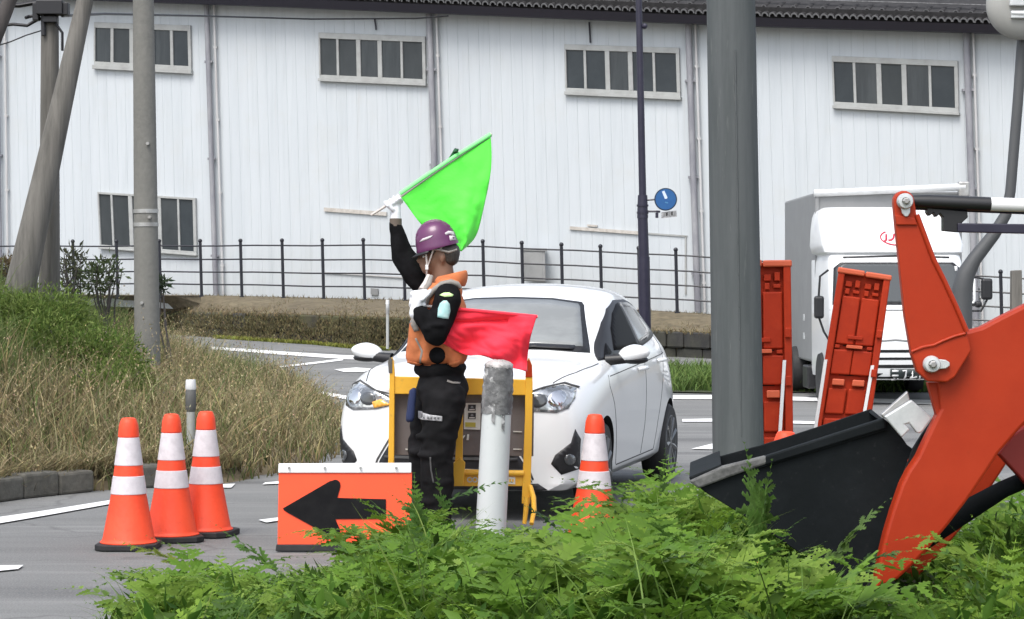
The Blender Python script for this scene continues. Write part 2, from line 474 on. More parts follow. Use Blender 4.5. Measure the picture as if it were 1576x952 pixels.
# road surface: worn asphalt with tracks, seams and dark patches
def asphalt():
    m = bpy.data.materials.new('worn_asphalt'); m.use_nodes = True
    nt = m.node_tree; b = nt.nodes['Principled BSDF']; b.inputs['Roughness'].default_value = 0.85
    tc = nt.nodes.new('ShaderNodeTexCoord')
    def nz(sc, st, lo, hi, det=6):
        mp = nt.nodes.new('ShaderNodeMapping'); mp.inputs['Scale'].default_value = st
        mp.inputs['Rotation'].default_value = (0, 0, R(12))
        nt.links.new(tc.outputs['Object'], mp.inputs[0])
        t = nt.nodes.new('ShaderNodeTexNoise'); t.inputs['Scale'].default_value = sc; t.inputs['Detail'].default_value = det
        nt.links.new(mp.outputs[0], t.inputs['Vector'])
        r = nt.nodes.new('ShaderNodeMapRange'); r.inputs[1].default_value = lo; r.inputs[2].default_value = hi
        nt.links.new(t.outputs[0], r.inputs[0]); return r.outputs[0]
    def mix(f, a, c):
        x = nt.nodes.new('ShaderNodeMix'); x.data_type = 'RGBA'; nt.links.new(f, x.inputs[0])
        if isinstance(a, tuple): x.inputs[6].default_value = (*a, 1)
        else: nt.links.new(a, x.inputs[6])
        x.inputs[7].default_value = (*c, 1); return x.outputs[2]
    c = mix(nz(0.5, (0.5, 0.8, 1), 0.35, 0.65), (0.135, 0.137, 0.134), (0.190, 0.191, 0.185))
    c = mix(nz(2.2, (0.25, 2.2, 1), 0.52, 0.72), c, (0.215, 0.215, 0.208))
    c = mix(nz(0.35, (0.4, 3.0, 1), 0.54, 0.66), c, (0.098, 0.099, 0.098))
    c = mix(nz(90, (1, 1, 1), 0.5, 0.75, 3), c, (0.24, 0.24, 0.235))
    c = mix(nz(120, (1, 1, 1), 0.55, 0.75, 3), c, (0.08, 0.08, 0.08))
    # fine cracks
    vo = nt.nodes.new('ShaderNodeTexVoronoi'); vo.feature = 'DISTANCE_TO_EDGE'; vo.inputs['Scale'].default_value = 0.9
    mp = nt.nodes.new('ShaderNodeMapping'); mp.inputs['Scale'].default_value = (0.5, 1.0, 1)
    nz2 = nt.nodes.new('ShaderNodeTexNoise'); nz2.inputs['Scale'].default_value = 3
    nt.links.new(tc.outputs['Object'], nz2.inputs['Vector'])
    va = nt.nodes.new('ShaderNodeMix'); va.data_type = 'VECTOR'; va.inputs[0].default_value = 0.25
    nt.links.new(tc.outputs['Object'], va.inputs[4]); nt.links.new(nz2.outputs['Color'], va.inputs[5])
    nt.links.new(va.outputs[1], mp.inputs[0]); nt.links.new(mp.outputs[0], vo.inputs['Vector'])
    r = nt.nodes.new('ShaderNodeMapRange'); r.inputs[1].default_value = 0.0; r.inputs[2].default_value = 0.012
    r.inputs[3].default_value = 0.4; r.inputs[4].default_value = 0
    nt.links.new(vo.outputs['Distance'], r.inputs[0])
    c = mix(r.outputs[0], c, (0.05, 0.05, 0.05))
    nt.links.new(c, b.inputs['Base Color'])
    t = nt.nodes.new('ShaderNodeTexNoise'); t.inputs['Scale'].default_value = 110; nt.links.new(tc.outputs['Object'], t.inputs['Vector'])
    bp = nt.nodes.new('ShaderNodeBump'); bp.inputs['Strength'].default_value = 0.35; bp.inputs['Distance'].default_value = 0.01
    nt.links.new(t.outputs[0], bp.inputs['Height']); nt.links.new(bp.outputs[0], b.inputs['Normal'])
    return m
M['asphalt'] = asphalt()
def lerp_tab(tab, x):
    if x <= tab[0][0]: return tab[0][1]
    for (a, va), (b, vb) in zip(tab, tab[1:]):
        if x <= b: return va + (vb - va) * (x - a) / (b - a)
    return tab[-1][1]

# ================================================================= GROUND AND ROAD
def sheet(name, x0, x1, y0, y1, step, zf, m, keep=None):
    mb = MB(); nx = int((x1 - x0) / step) + 1; ny = int((y1 - y0) / step) + 1
    for j in range(ny):
        for i in range(nx):
            x = x0 + i * step; y = y0 + j * step
            mb.v.append((x, y, zf(x, y)))
    for j in range(ny - 1):
        for i in range(nx - 1):
            a = j * nx + i
            if keep is None or keep(x0 + (i + .5) * step, y0 + (j + .5) * step):
                mb.f.append((a, a + 1, a + nx + 1, a + nx)); mb.m.append(0)
    o = mb.build(name, m, smooth=60)
    o['kind'] = 'structure'
    return o

g = MB(); g.quad((-600, -200, -0.15), (600, -200, -0.15), (600, 900, -0.15), (-600, 900, -0.15))
gnd = g.build('ground', M['soil']); gnd['kind'] = 'structure'
sheet('road', -40, 40, 4, 62, 1.0, gz, M['asphalt'])

marks = [
    [(-40, 803), (60, 789), (172, 771), (172, 777), (60, 797), (-40, 814)],
    [(338, 747), (362, 746), (356, 752), (334, 752)],
    [(-40, 873), (36, 872), (28, 878), (-40, 885)],
    [(398, 802), (430, 798), (430, 803), (410, 806)],
    [(408, 744), (430, 742), (430, 746), (404, 747)],
    [(326, 534), (430, 541), (530, 547), (600, 550), (600, 556), (530, 553), (430, 546), (326, 538)],
    [(430, 564), (480, 558), (528, 552), (528, 555), (480, 561), (430, 566)],
    [(514, 569), (548, 566), (575, 568), (560, 573), (530, 573)],
    [(484, 601), (530, 609), (600, 618), (600, 624), (530, 615), (484, 606)],
    [(1030, 609), (1100, 609), (1260, 612), (1500, 618), (1500, 625), (1260, 618), (1100, 615), (1030, 615)],
    [(1050, 646), (1100, 645), (1270, 650), (1270, 654), (1100, 650), (1050, 650)],
    [(1064, 692), (1100, 683), (1150, 682), (1115, 693)],
]
for k, pl in enumerate(marks):
    v2, fs = fill_poly(pl, 60)
    mb = MB(); mb.add([G(a, b, 0.010) for a, b in v2], fs)
    o = mb.build('road_marking', M['line']); o['kind'] = 'structure'
    if o.data.polygons[0].normal.z < 0: o.data.flip_normals()

# ---- foreground verge (plants grow on it)
edge_tab = [(-2.6, 6.0), (-1.9, 8.4), (-1.45, 10.2), (-0.8, 11.6), (0, 12.15), (1.5, 12.3), (9, 12.5)]
def verge_edge(x): return lerp_tab(edge_tab, x)
def vz(x, y): return -0.05 + 0.35 * ss((verge_edge(x) - y) / 3.2)
sheet('verge', -3, 9, 3.0, 13.0, 0.25, vz, M['dark_soil'])

# ---- left mound
def pip(x, y, poly):
    c = False; n = len(poly); j = n - 1
    for i in range(n):
        xi, yi = poly[i]; xj, yj = poly[j]
        if (yi > y) != (yj > y) and x < (xj - xi) * (y - yi) / (yj - yi) + xi: c = not c
        j = i
    return c
def dist_poly(x, y, poly):
    d = 1e9; n = len(poly)
    for i in range(n):
        ax, ay = poly[i]; bx, by = poly[(i + 1) % n]
        vx, vy = bx - ax, by - ay
        t = max(0, min(1, ((x - ax) * vx + (y - ay) * vy) / (vx * vx + vy * vy + 1e-9)))
        d = min(d, math.hypot(x - ax - t * vx, y - ay - t * vy))
    return d
mound_px = [(-60, 785), (0, 771), (140, 757), (300, 747), (360, 743), (430, 732), (500, 715), (530, 695), (536, 665), (528, 640), (500, 618), (440, 592)]
mound_poly = [tuple(G(a, b)[:2]) for a, b in mound_px] + [(-7.5, 40), (-12, 44), (-20, 44), (-20, 16)]
Ht = [(-7, 1.25), (-5.4, 1.2), (-4.5, 1.0), (-3.86, 0.62), (-3.1, 0.42), (-2.45, 0.18), (-2, 0.05), (-1, 0.0)]
def mound_z(x, y):
    d = dist_poly(x, y, mound_poly)
    if not pip(x, y, mound_poly): return -0.12
    return gz(x, y) + 0.10 * ss(d / 0.3) + lerp_tab(Ht, x) * ss(d / 5.0 + 0.05) + 0.05 * math.sin(x * 2.1 + y) * ss(d)
sheet('grass_mound', -20, -0.5, 14, 44, 0.35, mound_z, M['soil'])

# ---- kerb stones along the mound
kerb_line = [(-70, 787), (0, 772), (140, 757), (230, 751), (300, 747), (362, 743)]
kerb = MB()
def kerb_pt(s_):
    return G(lerp_tab([(0, -70), (1, 362)], s_), lerp_tab([(a, b) for a, b in kerb_line], lerp_tab([(0, -70), (1, 362)], s_)))
M['kerb'] = mat('weathered_kerb_stone', (0.115, 0.112, 0.098), 0.95, noise=[(7, 0.9, (0.035, 0.035, 0.03)), (2.5, 0.8, (0.13, 0.12, 0.10))], bump=(20, 0.8))
kerb_root = None
N = 8
for i in (0, 1, 2, 3, 5):
    a = kerb_pt(i / N + 0.0006); b = kerb_pt((i + 1) / N - 0.0012)
    d = (b - a).normalized(); n = Vector((-d.y, d.x, 0)) * 0.22
    h = 0.17 + random.uniform(-.015, .015)
    mb = MB()
    mb.prism([a, b, b + Vector((0, 0, h)), a + Vector((0, 0, h))], n)
    if kerb_root is None:
        kerb_root = mb.build('kerb', M['kerb'], bevel=0.02, org=Vector(a)); kerb_root['kind'] = 'structure'
    else:
        mb.build('kerb_stone', M['kerb'], kerb_root, bevel=0.02)

# ---- retaining wall and bank
sw_base = [(-80, 505), (250, 513), (350, 520), (480, 528), (560, 536), (800, 545), (1040, 549), (1100, 552), (1300, 560), (1750, 578)]
sw_top = [(-80, 474), (250, 478), (500, 485), (600, 488), (800, 497), (1005, 509), (1100, 512), (1300, 521), (1750, 540)]
f_top = [(-80, 373), (180, 373), (560, 371), (744, 373), (865, 378), (1041, 386), (1541, 420), (1700, 431)]
f_base = [(-80, 451), (309, 453), (561, 459), (744, 463), (1041, 479), (1541, 513), (1750, 526)]
b_wall = (73.6 - 64) / FPX / 1158.0
def wallY(px): return 1.0 / (64 / FPX + b_wall * (px - 222))
WN = None
_p0 = at(0, CY, wallY(0)); _p1 = at(1500, CY, wallY(1500))
WD = (_p1 - _p0).normalized(); WN = Vector((WD.y, -WD.x, 0))
if WN.y > 0: WN = -WN
def wp(px, py, off=0.0): return at(px, py, wallY(px)) + WN * off
def fenceY(px): return wallY(px) - 1.0
def swY(px): return G(px, lerp_tab(sw_base, px)).y

mb = MB(); row = []
for k in range(48):
    px = -80 + k * (1830 / 47.0)
    y0 = swY(px) + 0.12; y1 = fenceY(px)
    p0 = at(px, lerp_tab(sw_top, px) - 1, y0)
    p1 = at(px, lerp_tab(f_base, px) + 2, y1)
    p2 = Vector((p1.x, wallY(px) + 0.4, p1.z + 0.02))
    ym = y0 * .55 + y1 * .45
    pm = p0 * .55 + p1 * .45 + Vector((0, 0, 0.05 + 0.04 * math.sin(k * 2.3)))
    pf = Vector((p0.x, y0 + 0.05, -0.3))
    row.append([pf, p0, pm, p1, p2])
for a, b in zip(row, row[1:]):
    for i in range(4): mb.quad(a[i], b[i], b[i + 1], a[i + 1])
bank = mb.build('grass_bank', M['bank'], smooth=70, weld=True); bank['kind'] = 'structure'

stone = thing('retaining_wall', 'low dark stone retaining wall with mossy left end below the grass bank', 'wall', tuple(G(600, 540)))
npx = -80
cw = 0
while npx < 1640:
    w = random.uniform(20, 46)
    a, b = npx, npx + w
    for c in range(2):
        sh = 0 if c == 0 else 11
        a2, b2 = a + sh, b + sh
        def col(px, f):
            pb = at(px, lerp_tab(sw_base, px), swY(px)); pt = at(px, lerp_tab(sw_top, px), swY(px))
            pb.z -= 0.04
            return pb + (pt - pb) * f
        f0, f1 = (0.0, 0.40) if c == 0 else (0.415, 1.0)
        pr = random.uniform(0, 0.035) + (0.0 if c == 0 else 0.07)
        g_ = 0.006
        q = [col(a2, f0), col(b2, f0), col(b2, f1), col(a2, f1)]
        q[0].x += g_; q[3].x += g_; q[1].x -= g_; q[2].x -= g_
        q = [p + Vector((0, -pr, 0)) for p in q]
        mbs = MB(); mbs.prism(q, (0, 0.5 + pr, 0))
        mm = M['mossy'] if (a < 700 and random.random() < 0.75) else M['stone']
        mbs.build('stone_block', mm, stone, bevel=0.03, seg=1)
    npx += w

# grassy patch between far road edge and the stone wall
mb = MB()
gp = [(1000, 560), (1100, 566), (1290, 572), (1500, 580), (1500, 604), (1290, 604), (1100, 606), (1000, 604)]
v2, fs = fill_poly(gp, 60); mb.add([G(a, b, 0.02) for a, b in v2], fs)
gpo = mb.build('grass_strip', M['dark_soil']); gpo['kind'] = 'structure'
if gpo.data.polygons[0].normal.z < 0: gpo.data.flip_normals()

# ================================================================= WAREHOUSE
wh = thing('warehouse', 'long white metal clad warehouse with dark tiled eave behind the black fence', 'warehouse', tuple(wp(788, 470, 0)))
eave = [(-150, -9), (250, 6), (400, 11), (760, 26), (1176, 43), (1480, 52), (1800, 62)]
base = [(-150, 452), (250, 456), (610, 461), (1045, 481), (1500, 506), (1800, 522)]
# body behind the cladding
bb = [wp(-150, lerp_tab(base, -150) + 8, -0.03), wp(1780, lerp_tab(base, 1780) + 8, -0.03), wp(1780, lerp_tab(eave, 1780) - 20, -0.03), wp(-150, lerp_tab(eave, -150) - 20, -0.03)]
mb = MB(); mb.prism(bb, -WN * 9.0); mb.build('wall', M['siding'], wh)
# cladding strips
A = wp(-150, CY); B = wp(1780, CY)
NS = 118
def px_of(p): return CX + FPX * p.x / p.y
for i in range(NS):
    xa = px_of(A.lerp(B, i / NS)); xb = px_of(A.lerp(B, (i + 1) / NS))
    lean = 0.029
    def e(px, top):
        if top:
            yt = lerp_tab(eave, px) - 12; return (px, yt)
        yb = lerp_tab(base, px) + 6; return (px + lean * (yb - 20), yb)
    q = [e(xa, 0), e(xb, 0), e(xb, 1), e(xa, 1)]
    ins = [(0.15, 0), (-0.15, 0), (-0.15, 0), (0.15, 0)]
    back = [wp(*p, off=-0.004) for p in q]
    j = random.uniform(0, .003)
    front = [wp(p[0] + d[0], p[1], off=0.0015 + j * .35) for p, d in zip(q, ins)]
    mb = MB(); mb.add(back + front, [(4, 5, 6, 7), (0, 4, 7, 3), (1, 2, 6, 5), (2, 3, 7, 6)])
    mb.build('wall_panel', M['siding'], wh)
# roof, gutter, tiles
def wr(px, dy, off): return wp(px, lerp_tab(eave, px) + dy, off)
mb = MB(); gut = MB()
pxs = [-150 + 193 * k for k in range(11)]
for a, b in zip(pxs, pxs[1:]):
    mb.quad(wr(a, -28, 0.62), wr(b, -28, 0.62), wr(b, -28, 0.62) - WN * 6 + Vector((0, 0, 2.2)), wr(a, -28, 0.62) - WN * 6 + Vector((0, 0, 2.2)))
    mb.quad(wr(a, 0, 0.5), wr(a, -28, 0.62), wr(b, -28, 0.62), wr(b, 0, 0.5))
    gut.prism([wr(a, -1, 0.02), wr(a, 1, 0.55), wr(a, -11, 0.68), wr(a, -14, 0.02)], wr(b, -1, 0.02) - wr(a, -1, 0.02))
mb.build('roof', M['tile'], wh, smooth=40)
gut.build('gutter', M['soffit'], wh)
# light lap line on the roof
lap = MB()
for a, b in zip(pxs, pxs[1:]):
    lap.prism([wr(a, -43.5, 0.42), wr(a, -43.5, 0.36), wr(a, -42, 0.36), wr(a, -42, 0.42)], wr(b, -43.5, 0.42) - wr(a, -43.5, 0.42))
lap.build('roof_lap', M['tile_edge'], wh)
tl = MB()
sg = 7; ro, ri, L = 0.082, 0.052, 0.42
for k in range(sg):
    a0, a1 = math.pi * k / sg, math.pi * (k + 1) / sg
    P = lambda r, a, y: (r * math.cos(a), y, r * 1.15 * math.sin(a) - 0.08)
    tl.quad(P(ro, a0, 0), P(ro, a1, 0), P(ri, a1, 0), P(ri, a0, 0), 1)
    tl.quad(P(ro, a0, 0), P(ro, a0, L), P(ro, a1, L), P(ro, a1, 0), 0)
    tl.quad(P(ri, a0, 0), P(ri, a1, 0), P(ri, a1, L), P(ri, a0, L), 0)
tl_me = tl.mesh('roof_tile', [M['tile'], M['tile_edge']])
ang = math.atan2(WD.y, WD.x)
px = 250.0
while px < 1700:
    o = bpy.data.objects.new('roof_tile', tl_me); COL.objects.link(o); o.parent = wh
    o.location = wr(px, -19, 0.70) - ORG[wh.name]
    o.rotation_euler = (R(18), random.uniform(-.08, .08), ang + random.uniform(-.15, .15))
    px += 11.2
px = 400.0
while px < 1700:
    o = bpy.data.objects.new('roof_tile', tl_me); COL.objects.link(o); o.parent = wh
    o.location = wr(px, -31, 0.60) - ORG[wh.name]; o.scale = (0.75, 1, 0.5)
    o.rotation_euler = (R(18), 0, ang)
    px += 22.5

# windows
def bil(c, u, v):
    (x0, y0), (x1, y1), (x2, y2), (x3, y3) = c      # tl tr br bl
    xt, yt = x0 + (x1 - x0) * u, y0 + (y1 - y0) * u
    xb, yb = x3 + (x2 - x3) * u, y3 + (y2 - y3) * u
    return xt + (xb - xt) * v, yt + (yb - yt) * v
PANES = [M['pane'], mat('pale_reflection_glass', (0.034, 0.040, 0.043), 0.35, noise=(1.5, 0.8, (0.055, 0.062, 0.066), (1, 1, .4)), spec=0.3), mat('dark_window_glass_streaked', (0.018, 0.024, 0.030), 0.15, noise=(2.5, 0.8, (0.040, 0.048, 0.054), (3, 3, .3)), spec=0.5)]  # pane tones differ to stand in for varied reflections
def window(c, vt, vb, cuts, nm='window'):
    mb = MB()
    def bar(u0, u1, v0, v1, z0=0.012, z1=0.075):
        q = [wp(*bil(c, u0, v1), off=z1), wp(*bil(c, u1, v1), off=z1), wp(*bil(c, u1, v0), off=z1), wp(*bil(c, u0, v0), off=z1)]
        mb.prism(q, -WN * (z1 - z0))
    bar(0, 1, 0, vt, z1=0.07); bar(-0.005, 1.005, vb + .075, 1.0, z1=0.12); bar(0.002, 0.998, vb, vb + .075, z1=0.072)
    bar(0, 0.014, vt, vb); bar(0.970, 1.0, vt, vb)
    for u, w in cuts: bar(u - w / 2, u + w / 2, vt, vb, z1=0.066)
    f = mb.build(nm, M['win_frame'], wh, bevel=0.006, seg=1)
    ed = [0.014] + [u for u, w in cuts] + [0.970]
    for a, b in zip(ed, ed[1:]):
        p = MB(); z = 0.03
        p.quad(wp(*bil(c, a, vb), off=z), wp(*bil(c, b, vb), off=z), wp(*bil(c, b, vt), off=z), wp(*bil(c, a, vt), off=z))
        p.build('pane', random.choice(PANES), f)
cuts5 = [(0.175, .022), (0.37, .04), (0.57, .04), (0.775, .022)]
window([(147, 34), (295, 39), (297, 114), (146.5, 106)], .12, .84, [(0.185, .03), (0.385, .04), (0.60, .04), (0.80, .03)])
window([(492, 50), (656, 56), (657.5, 132.5), (493.5, 125)], .12, .865, cuts5)
window([(870, 68), (1046.5, 73.5), (1049, 154), (872, 146)], .11, .86, cuts5)
window([(1281, 86), (1475, 93.5), (1477, 177.5), (1284, 167)], .11, .87, cuts5)
window([(152, 295), (303, 304.5), (305, 391), (156, 380)], .04, .955, [(0.14, .02), (0.33, .04), (0.62, .045), (0.82, .02)])

# downpipes
def pipe(pts, r, m, brackets=3, off=0.13):
    mb = MB(); P = [wp(a, b, off) for a, b in pts]
    mb.tube(P, r, 10)
    for k in range(brackets):
        t = (k + .6) / brackets
        c = P[0].lerp(P[-1], t)
        mb.box(c + Vector((0, 0.06, 0)), (r * 3.0, 0.16, 0.05))
    mb.build('downpipe', m, wh, smooth=40)
for (a, b, c, d, r) in ((0, -4, 6, 452, .045), (322, 6, 336.5, 453, .062), (664, 20, 679, 458, .072), (1062, 36, 1077, 480, .07), (1489, 48, 1504, 502, .072)):
    pipe([(a, b), (c, d)], r, M['pipe'])
    pipe([(a + 10, b), (c + 10, d)], .028, M['pipe_pale'], 4, .09)
# ledges, blocked door, vent
def ledge(px0, py0, px1, py1, hp, m, z1=0.05, name='ledge'):
    mb = MB()
    q = [wp(px0, py0 + hp, z1), wp(px1, py1 + hp, z1), wp(px1, py1, z1), wp(px0, py0, z1)]
    mb.prism(q, -WN * (z1 - 0.012)); mb.build(name, m, wh)
ledge(500, 319, 596, 326, 6, M['stain']); ledge(878, 348, 988, 356, 5, M['stain']); ledge(905, 345, 920, 346, 3, M['stain'], 0.06)
ledge(988, 357, 1058, 362, 2.5, M['win_frame'], 0.03, 'door_frame'); ledge(1054.5, 363, 1057, 363, 90, M['win_frame'], 0.03, 'door_frame')
ledge(572, 443, 583, 444, 10, M['box_grey'], 0.05, 'vent')
ledge(500, 418, 660, 428, 2, M['pipe_pale'], 0.04, 'conduit')
mb = MB(); mb.tube([wp(578, 28, .05), wp(580.5, 46, .05)], .02, 6); mb.tube([wp(908, 34, .05), wp(910, 66, .05)], .02, 6); mb.build('conduit', M['soffit'], wh)

# meter box in front of the wall
p = at(822, 425, fenceY(822) + 0.45)
mt = thing('meter_box', 'grey metal cabinet standing against the white warehouse behind the fence', 'cabinet', tuple(p))
mb = MB(); mb.prism([at(805, 432, p.y), at(840, 433, p.y), at(839, 384, p.y), at(804, 384, p.y)], (0, .35, 0)); mb.build('cabinet_body', M['meter'], mt, bevel=.02)
mb = MB(); mb.prism([at(809, 428, p.y - .012), at(835, 429, p.y - .012), at(834.5, 388, p.y - .012), at(808.5, 388, p.y - .012)], (0, .011, 0)); mb.build('cabinet_door', M['meter'], mt, bevel=.004)
mb = MB(); mb.prism([at(802, 385, p.y - .03), at(842, 386, p.y - .03), at(841.5, 382, p.y - .03), at(803, 381, p.y - .03)], (0, .42, 0)); mb.build('cabinet_lid', M['meter'], mt)

# ================================================================= FENCE
fn = thing('fence', 'black metal post and rail fence along the top of the bank', 'fence', tuple(at(600, 460, fenceY(600))))
posts = [-5, 52, 113, 180, 246, 309, 371, 435, 497, 560, 622, 684, 744, 804, 865, 925, 984, 1041, 1099, 1160, 1222, 1285, 1348, 1412, 1477, 1541, 1607, 1670]
for px in posts:
    y = fenceY(px); mb = MB()
    b = at(px + 1.5, lerp_tab(f_base, px) + 8, y); t = at(px - 1, lerp_tab(f_top, px) - 2, y)
    mb.tube([b, t], .036, 8); mb.ball(t, .05, 8, 6)
    mb.box(b.lerp(t, .06), (.11, .1, .04))
    mb.build('post', M['fence'], fn, smooth=40)
for fr in (0.07, 0.325, 0.565, 0.80):
    mb = MB()
    pts = []
    for k in range(40):
        px = -60 + k * 45
        a, b = lerp_tab(f_top, px), lerp_tab(f_base, px)
        pts.append(at(px, a + (b - a) * fr + 0.5 * math.sin(k * 1.7), fenceY(px)))
    mb.tube(pts, .020, 6); mb.build('rail', M['fence'], fn, smooth=50)
# stubby grey post at the right end
p = at(1566, 520, 43)
cp = MB(); cp.prism([at(1557, 525, 43), at(1575, 526, 43), at(1573, 415, 43), at(1558, 416, 43)], (0, .2, 0))
o = cp.build('square_post', M['wood_pole'], bevel=.015, org=p); tag(o, 'square dark grey post beside the black fence at the far right', 'post')
# ================================================================= POLES
def pole(name, label, cat, b, t, rb, rt, m, seg=20, bands=()):
    L = Vector(b)
    root = thing(name, label, cat, tuple(L))
    mb = MB(); mb.tube([Vector(b), Vector(b).lerp(Vector(t), .5), Vector(t)], [rb, (rb + rt) / 2, rt], seg)
    mb.build('shaft', m, root, smooth=50)
    return root
YP = 24.0
# concrete pole standing on the mound
b = at(227, 522, YP); b.z -= .3; t = at(220, -60, YP)
cp = pole('utility_pole', 'thick pale grey concrete utility pole rising from the mound in front of the barred windows', 'pole', b, t, .138, .108, M['concrete'])
for fr in (.352, .385):
    c = b.lerp(t, fr); d = (t - b).normalized()
    mb = MB(); mb.tube([c - d * .02, c + d * .02], .134, 20); mb.build('band', M['steel'], cp, smooth=50)
for fr, sx in ((.37, .06), (.55, .05), (.16, -.03)):
    c = b.lerp(t, fr); mb = MB(); mb.tube([c + Vector((sx, -.11, 0)), c + Vector((sx, -.15, 0))], .018, 6); mb.build('step_bolt', M['steel'], cp)
# timber pole with fittings and brace
YW = 26.0
b = at(76, 470, YW); b.z -= .3; t = at(77, -60, YW)
wp_ = pole('utility_pole', 'straight weathered grey utility pole behind the leaning brace, dark fittings on top', 'pole', b, t, .125, .095, M['wood_pole'])
mb = MB()
mb.box(at(78, 12, YW - .12), (.30, .2, .16)); mb.box(at(56, 18, YW - .1), (.07, .12, .20)); mb.box(at(98, 14, YW - .12), (.12, .14, .14)); mb.box(at(78, 30, YW - .12), (.16, .12, .07))
mb.tube([at(54, 24, YW - .1), at(45, 25, YW - .1), at(39, 27, YW - .15)], .022, 6)
mb.tube([at(84, 34, YW - .12), at(96, 50, YW - .12), at(96, 78, YW - .1)], .018, 6)
mb.tube([at(66, 5, YW - .12), at(67, 55, YW - .13)], .03, 6)
mb.build('crossarm_bracket', M['cable'], wp_, bevel=.015)
b = at(30, 440, YW - .6); b.z -= .5; b.x -= .1; t = at(140, -40, YW - .3)
pole('brace_pole', 'weathered pole leaning across the straight utility pole', 'pole', b, t, .185, .085, M['wood_pole'])
b = at(-60, 270, 20); t = at(38, -60, 20)
b2 = Vector((b.x - (t.x - b.x) * 1.0, 20, -0.2)); 
pole('leaning_pole', 'dark leaning pole in the top left corner', 'pole', (b.x - .35 * (b.z + .2), 20, .5), t, .075, .062, M['dark_wood'])
# cables
def cable(label, pts, r):
    mb = MB(); mb.tube(pts, r, 6); o = mb.build('overhead_cable', M['cable'], smooth=60, org=Vector(pts[0])); tag(o, label, 'cable')
cable('long black cable running along under the warehouse eave', [at(96, 24, YW - .1), at(160, 21, 31), at(300, 24, 41), at(480, 29, 50), at(640, 28, 50.6), at(690, 24, 50.9)], .020)
cable('short drooping black cable left of the fittings on the utility pole', [at(-30, 42, YW), at(20, 37, YW), at(42, 39, YW), at(52, 33, YW), at(62, 28, YW - .05)], .020)
cable('thin grey wire sloping down left of the utility pole', [at(66, 46, YW), at(40, 54, YW), at(16, 64, YW), at(-30, 78, YW)], .008)
cable('thick cable sagging in the top left corner', [at(64, 2, YW), at(30, 8, YW), at(-40, 6, YW)], .03)

# big grey steel pole
YG = 12.5
b = at(1139, 860, YG); b.z = -0.05; t = at(1124, -50, YG)
gp = thing('steel_pole', 'large grey green steel pole between the white car and the orange plastic barriers', 'pole', tuple(b))
mb = MB(); mb.tube([b, b.lerp(t, .33), b.lerp(t, .66), t], [.143, .139, .136, .133], 40); mb.build('shaft', M['steel_pole'], gp, smooth=50)
mb = MB(); d = (t - b)
for f0, f1 in ((.22, .86),):
    for k in range(12):
        a = b + d * (f0 + (f1 - f0) * k / 12) ; c = b + d * (f0 + (f1 - f0) * (k + .97) / 12)
        mb.tube([a + Vector((.005, -.1385, 0)), c + Vector((.005, -.1385, 0))], .0045, 6)
mb.build('weld_seam', M['steel_pole'], gp, smooth=50)

# dark lamp post with the blue sign
YL = 38.0
b = at(994, 560, YL); b.z = gz(b.x, b.y) - .1; t = at(982, -60, YL)
lp = thing('sign_post', 'slim dark navy post beside the blue round sign', 'post', tuple(b))
mb = MB(); j1 = at(991, 395, YL); j2 = at(989, 330, YL); j3 = at(989, 300, YL)
mb.tube([b, j1], [.105, .098], 16); mb.build('lower_shaft', M['navy'], lp, smooth=50)
mb = MB(); mb.tube([j1, j2], [.088, .085], 16); mb.tube([j3, t], [.062, .052], 16); mb.build('upper_shaft', M['navy'], lp, smooth=50)
mb = MB(); mb.tube([j2 + Vector((0, 0, -.06)), j3], [.094, .080], 16)
for z in (316, 327): mb.tube([at(989, z + 1.5, YL), at(989, z - 1.5, YL)], .10, 16)
mb.build('collar', M['navy'], lp, smooth=50)
mb = MB(); mb.ball(at(992, 40, YL - .02), .05, 10, 8); mb.build('knob', M['navy'], lp)
sg = thing('traffic_sign', 'small round blue sign with a pale slanted arrow above a grey plate', 'road sign', tuple(at(1024, 307, YL)))
c = at(1024.5, 306.5, YL - .06); rr = 17.5 / FPX * YL
Mx = Matrix.Rotation(R(90), 4, 'X') ; 
def disc(c, r, th, m, name, seg=40):
    mb = MB(); mb.lathe([(r, -th / 2), (r, th / 2)], seg, 0, Matrix.Translation(c) @ Mx); return mb.build(name, m, sg, smooth=40)
disc(c, rr, .03, M['sign_edge'], 'rim'); disc(c + Vector((0, -.010, 0)), rr * .90, .022, M['sign_blue'], 'face')
def plate(poly, y, th, m, name, par):
    mb = MB(); mb.prism([at(a, b_, y) for a, b_ in poly], (0, th, 0)); return mb.build(name, m, par)
plate([(1018.7, 294.5), (1022.5, 293), (1027.3, 303.5), (1026.5, 305.5), (1023.3, 305.8)], c.y - .026, .006, M['sign_white'], 'arrow', sg)
M['sign_fade'] = mat('faded_blue_print', (0.06, 0.20, 0.38), 0.5)
plate([(1024, 310), (1028.5, 311), (1028, 313), (1023.5, 312)], c.y - .026, .006, M['sign_fade'], 'faded_mark', sg)
plate([(1018, 326.5), (1041, 323.5), (1042, 333), (1018, 335.5)], YL - .05, .02, M['sub_plate'], 'supplementary_plate', sg)
for k, (a, b_) in enumerate(((1021, 327.5), (1025, 326.5), (1029, 327), (1033, 325.5), (1037, 326))):
    plate([(a, b_ + 5.5), (a + 2.4, b_ + 5.2), (a + 2.4, b_), (a, b_ + .6)], YL - .056, .005, M['ink'] if k % 2 else M['box_grey'], 'print', sg)
mb = MB(); mb.tube([at(992, 308, YL), at(1010, 306.5, YL - .03)], .016, 6); mb.build('bracket', M['navy'], sg)
mb = MB(); mb.tube([at(992, 325, YL), at(1010, 325, YL - .02), at(1016, 325.5, YL - .02)], .02, 6); mb.build('bracket', M['navy'], sg)
mb = MB(); mb.box(at(1011, 331, YL - .03), (.05, .05, .09)); mb.build('clamp', M['navy'], sg, bevel=.008)

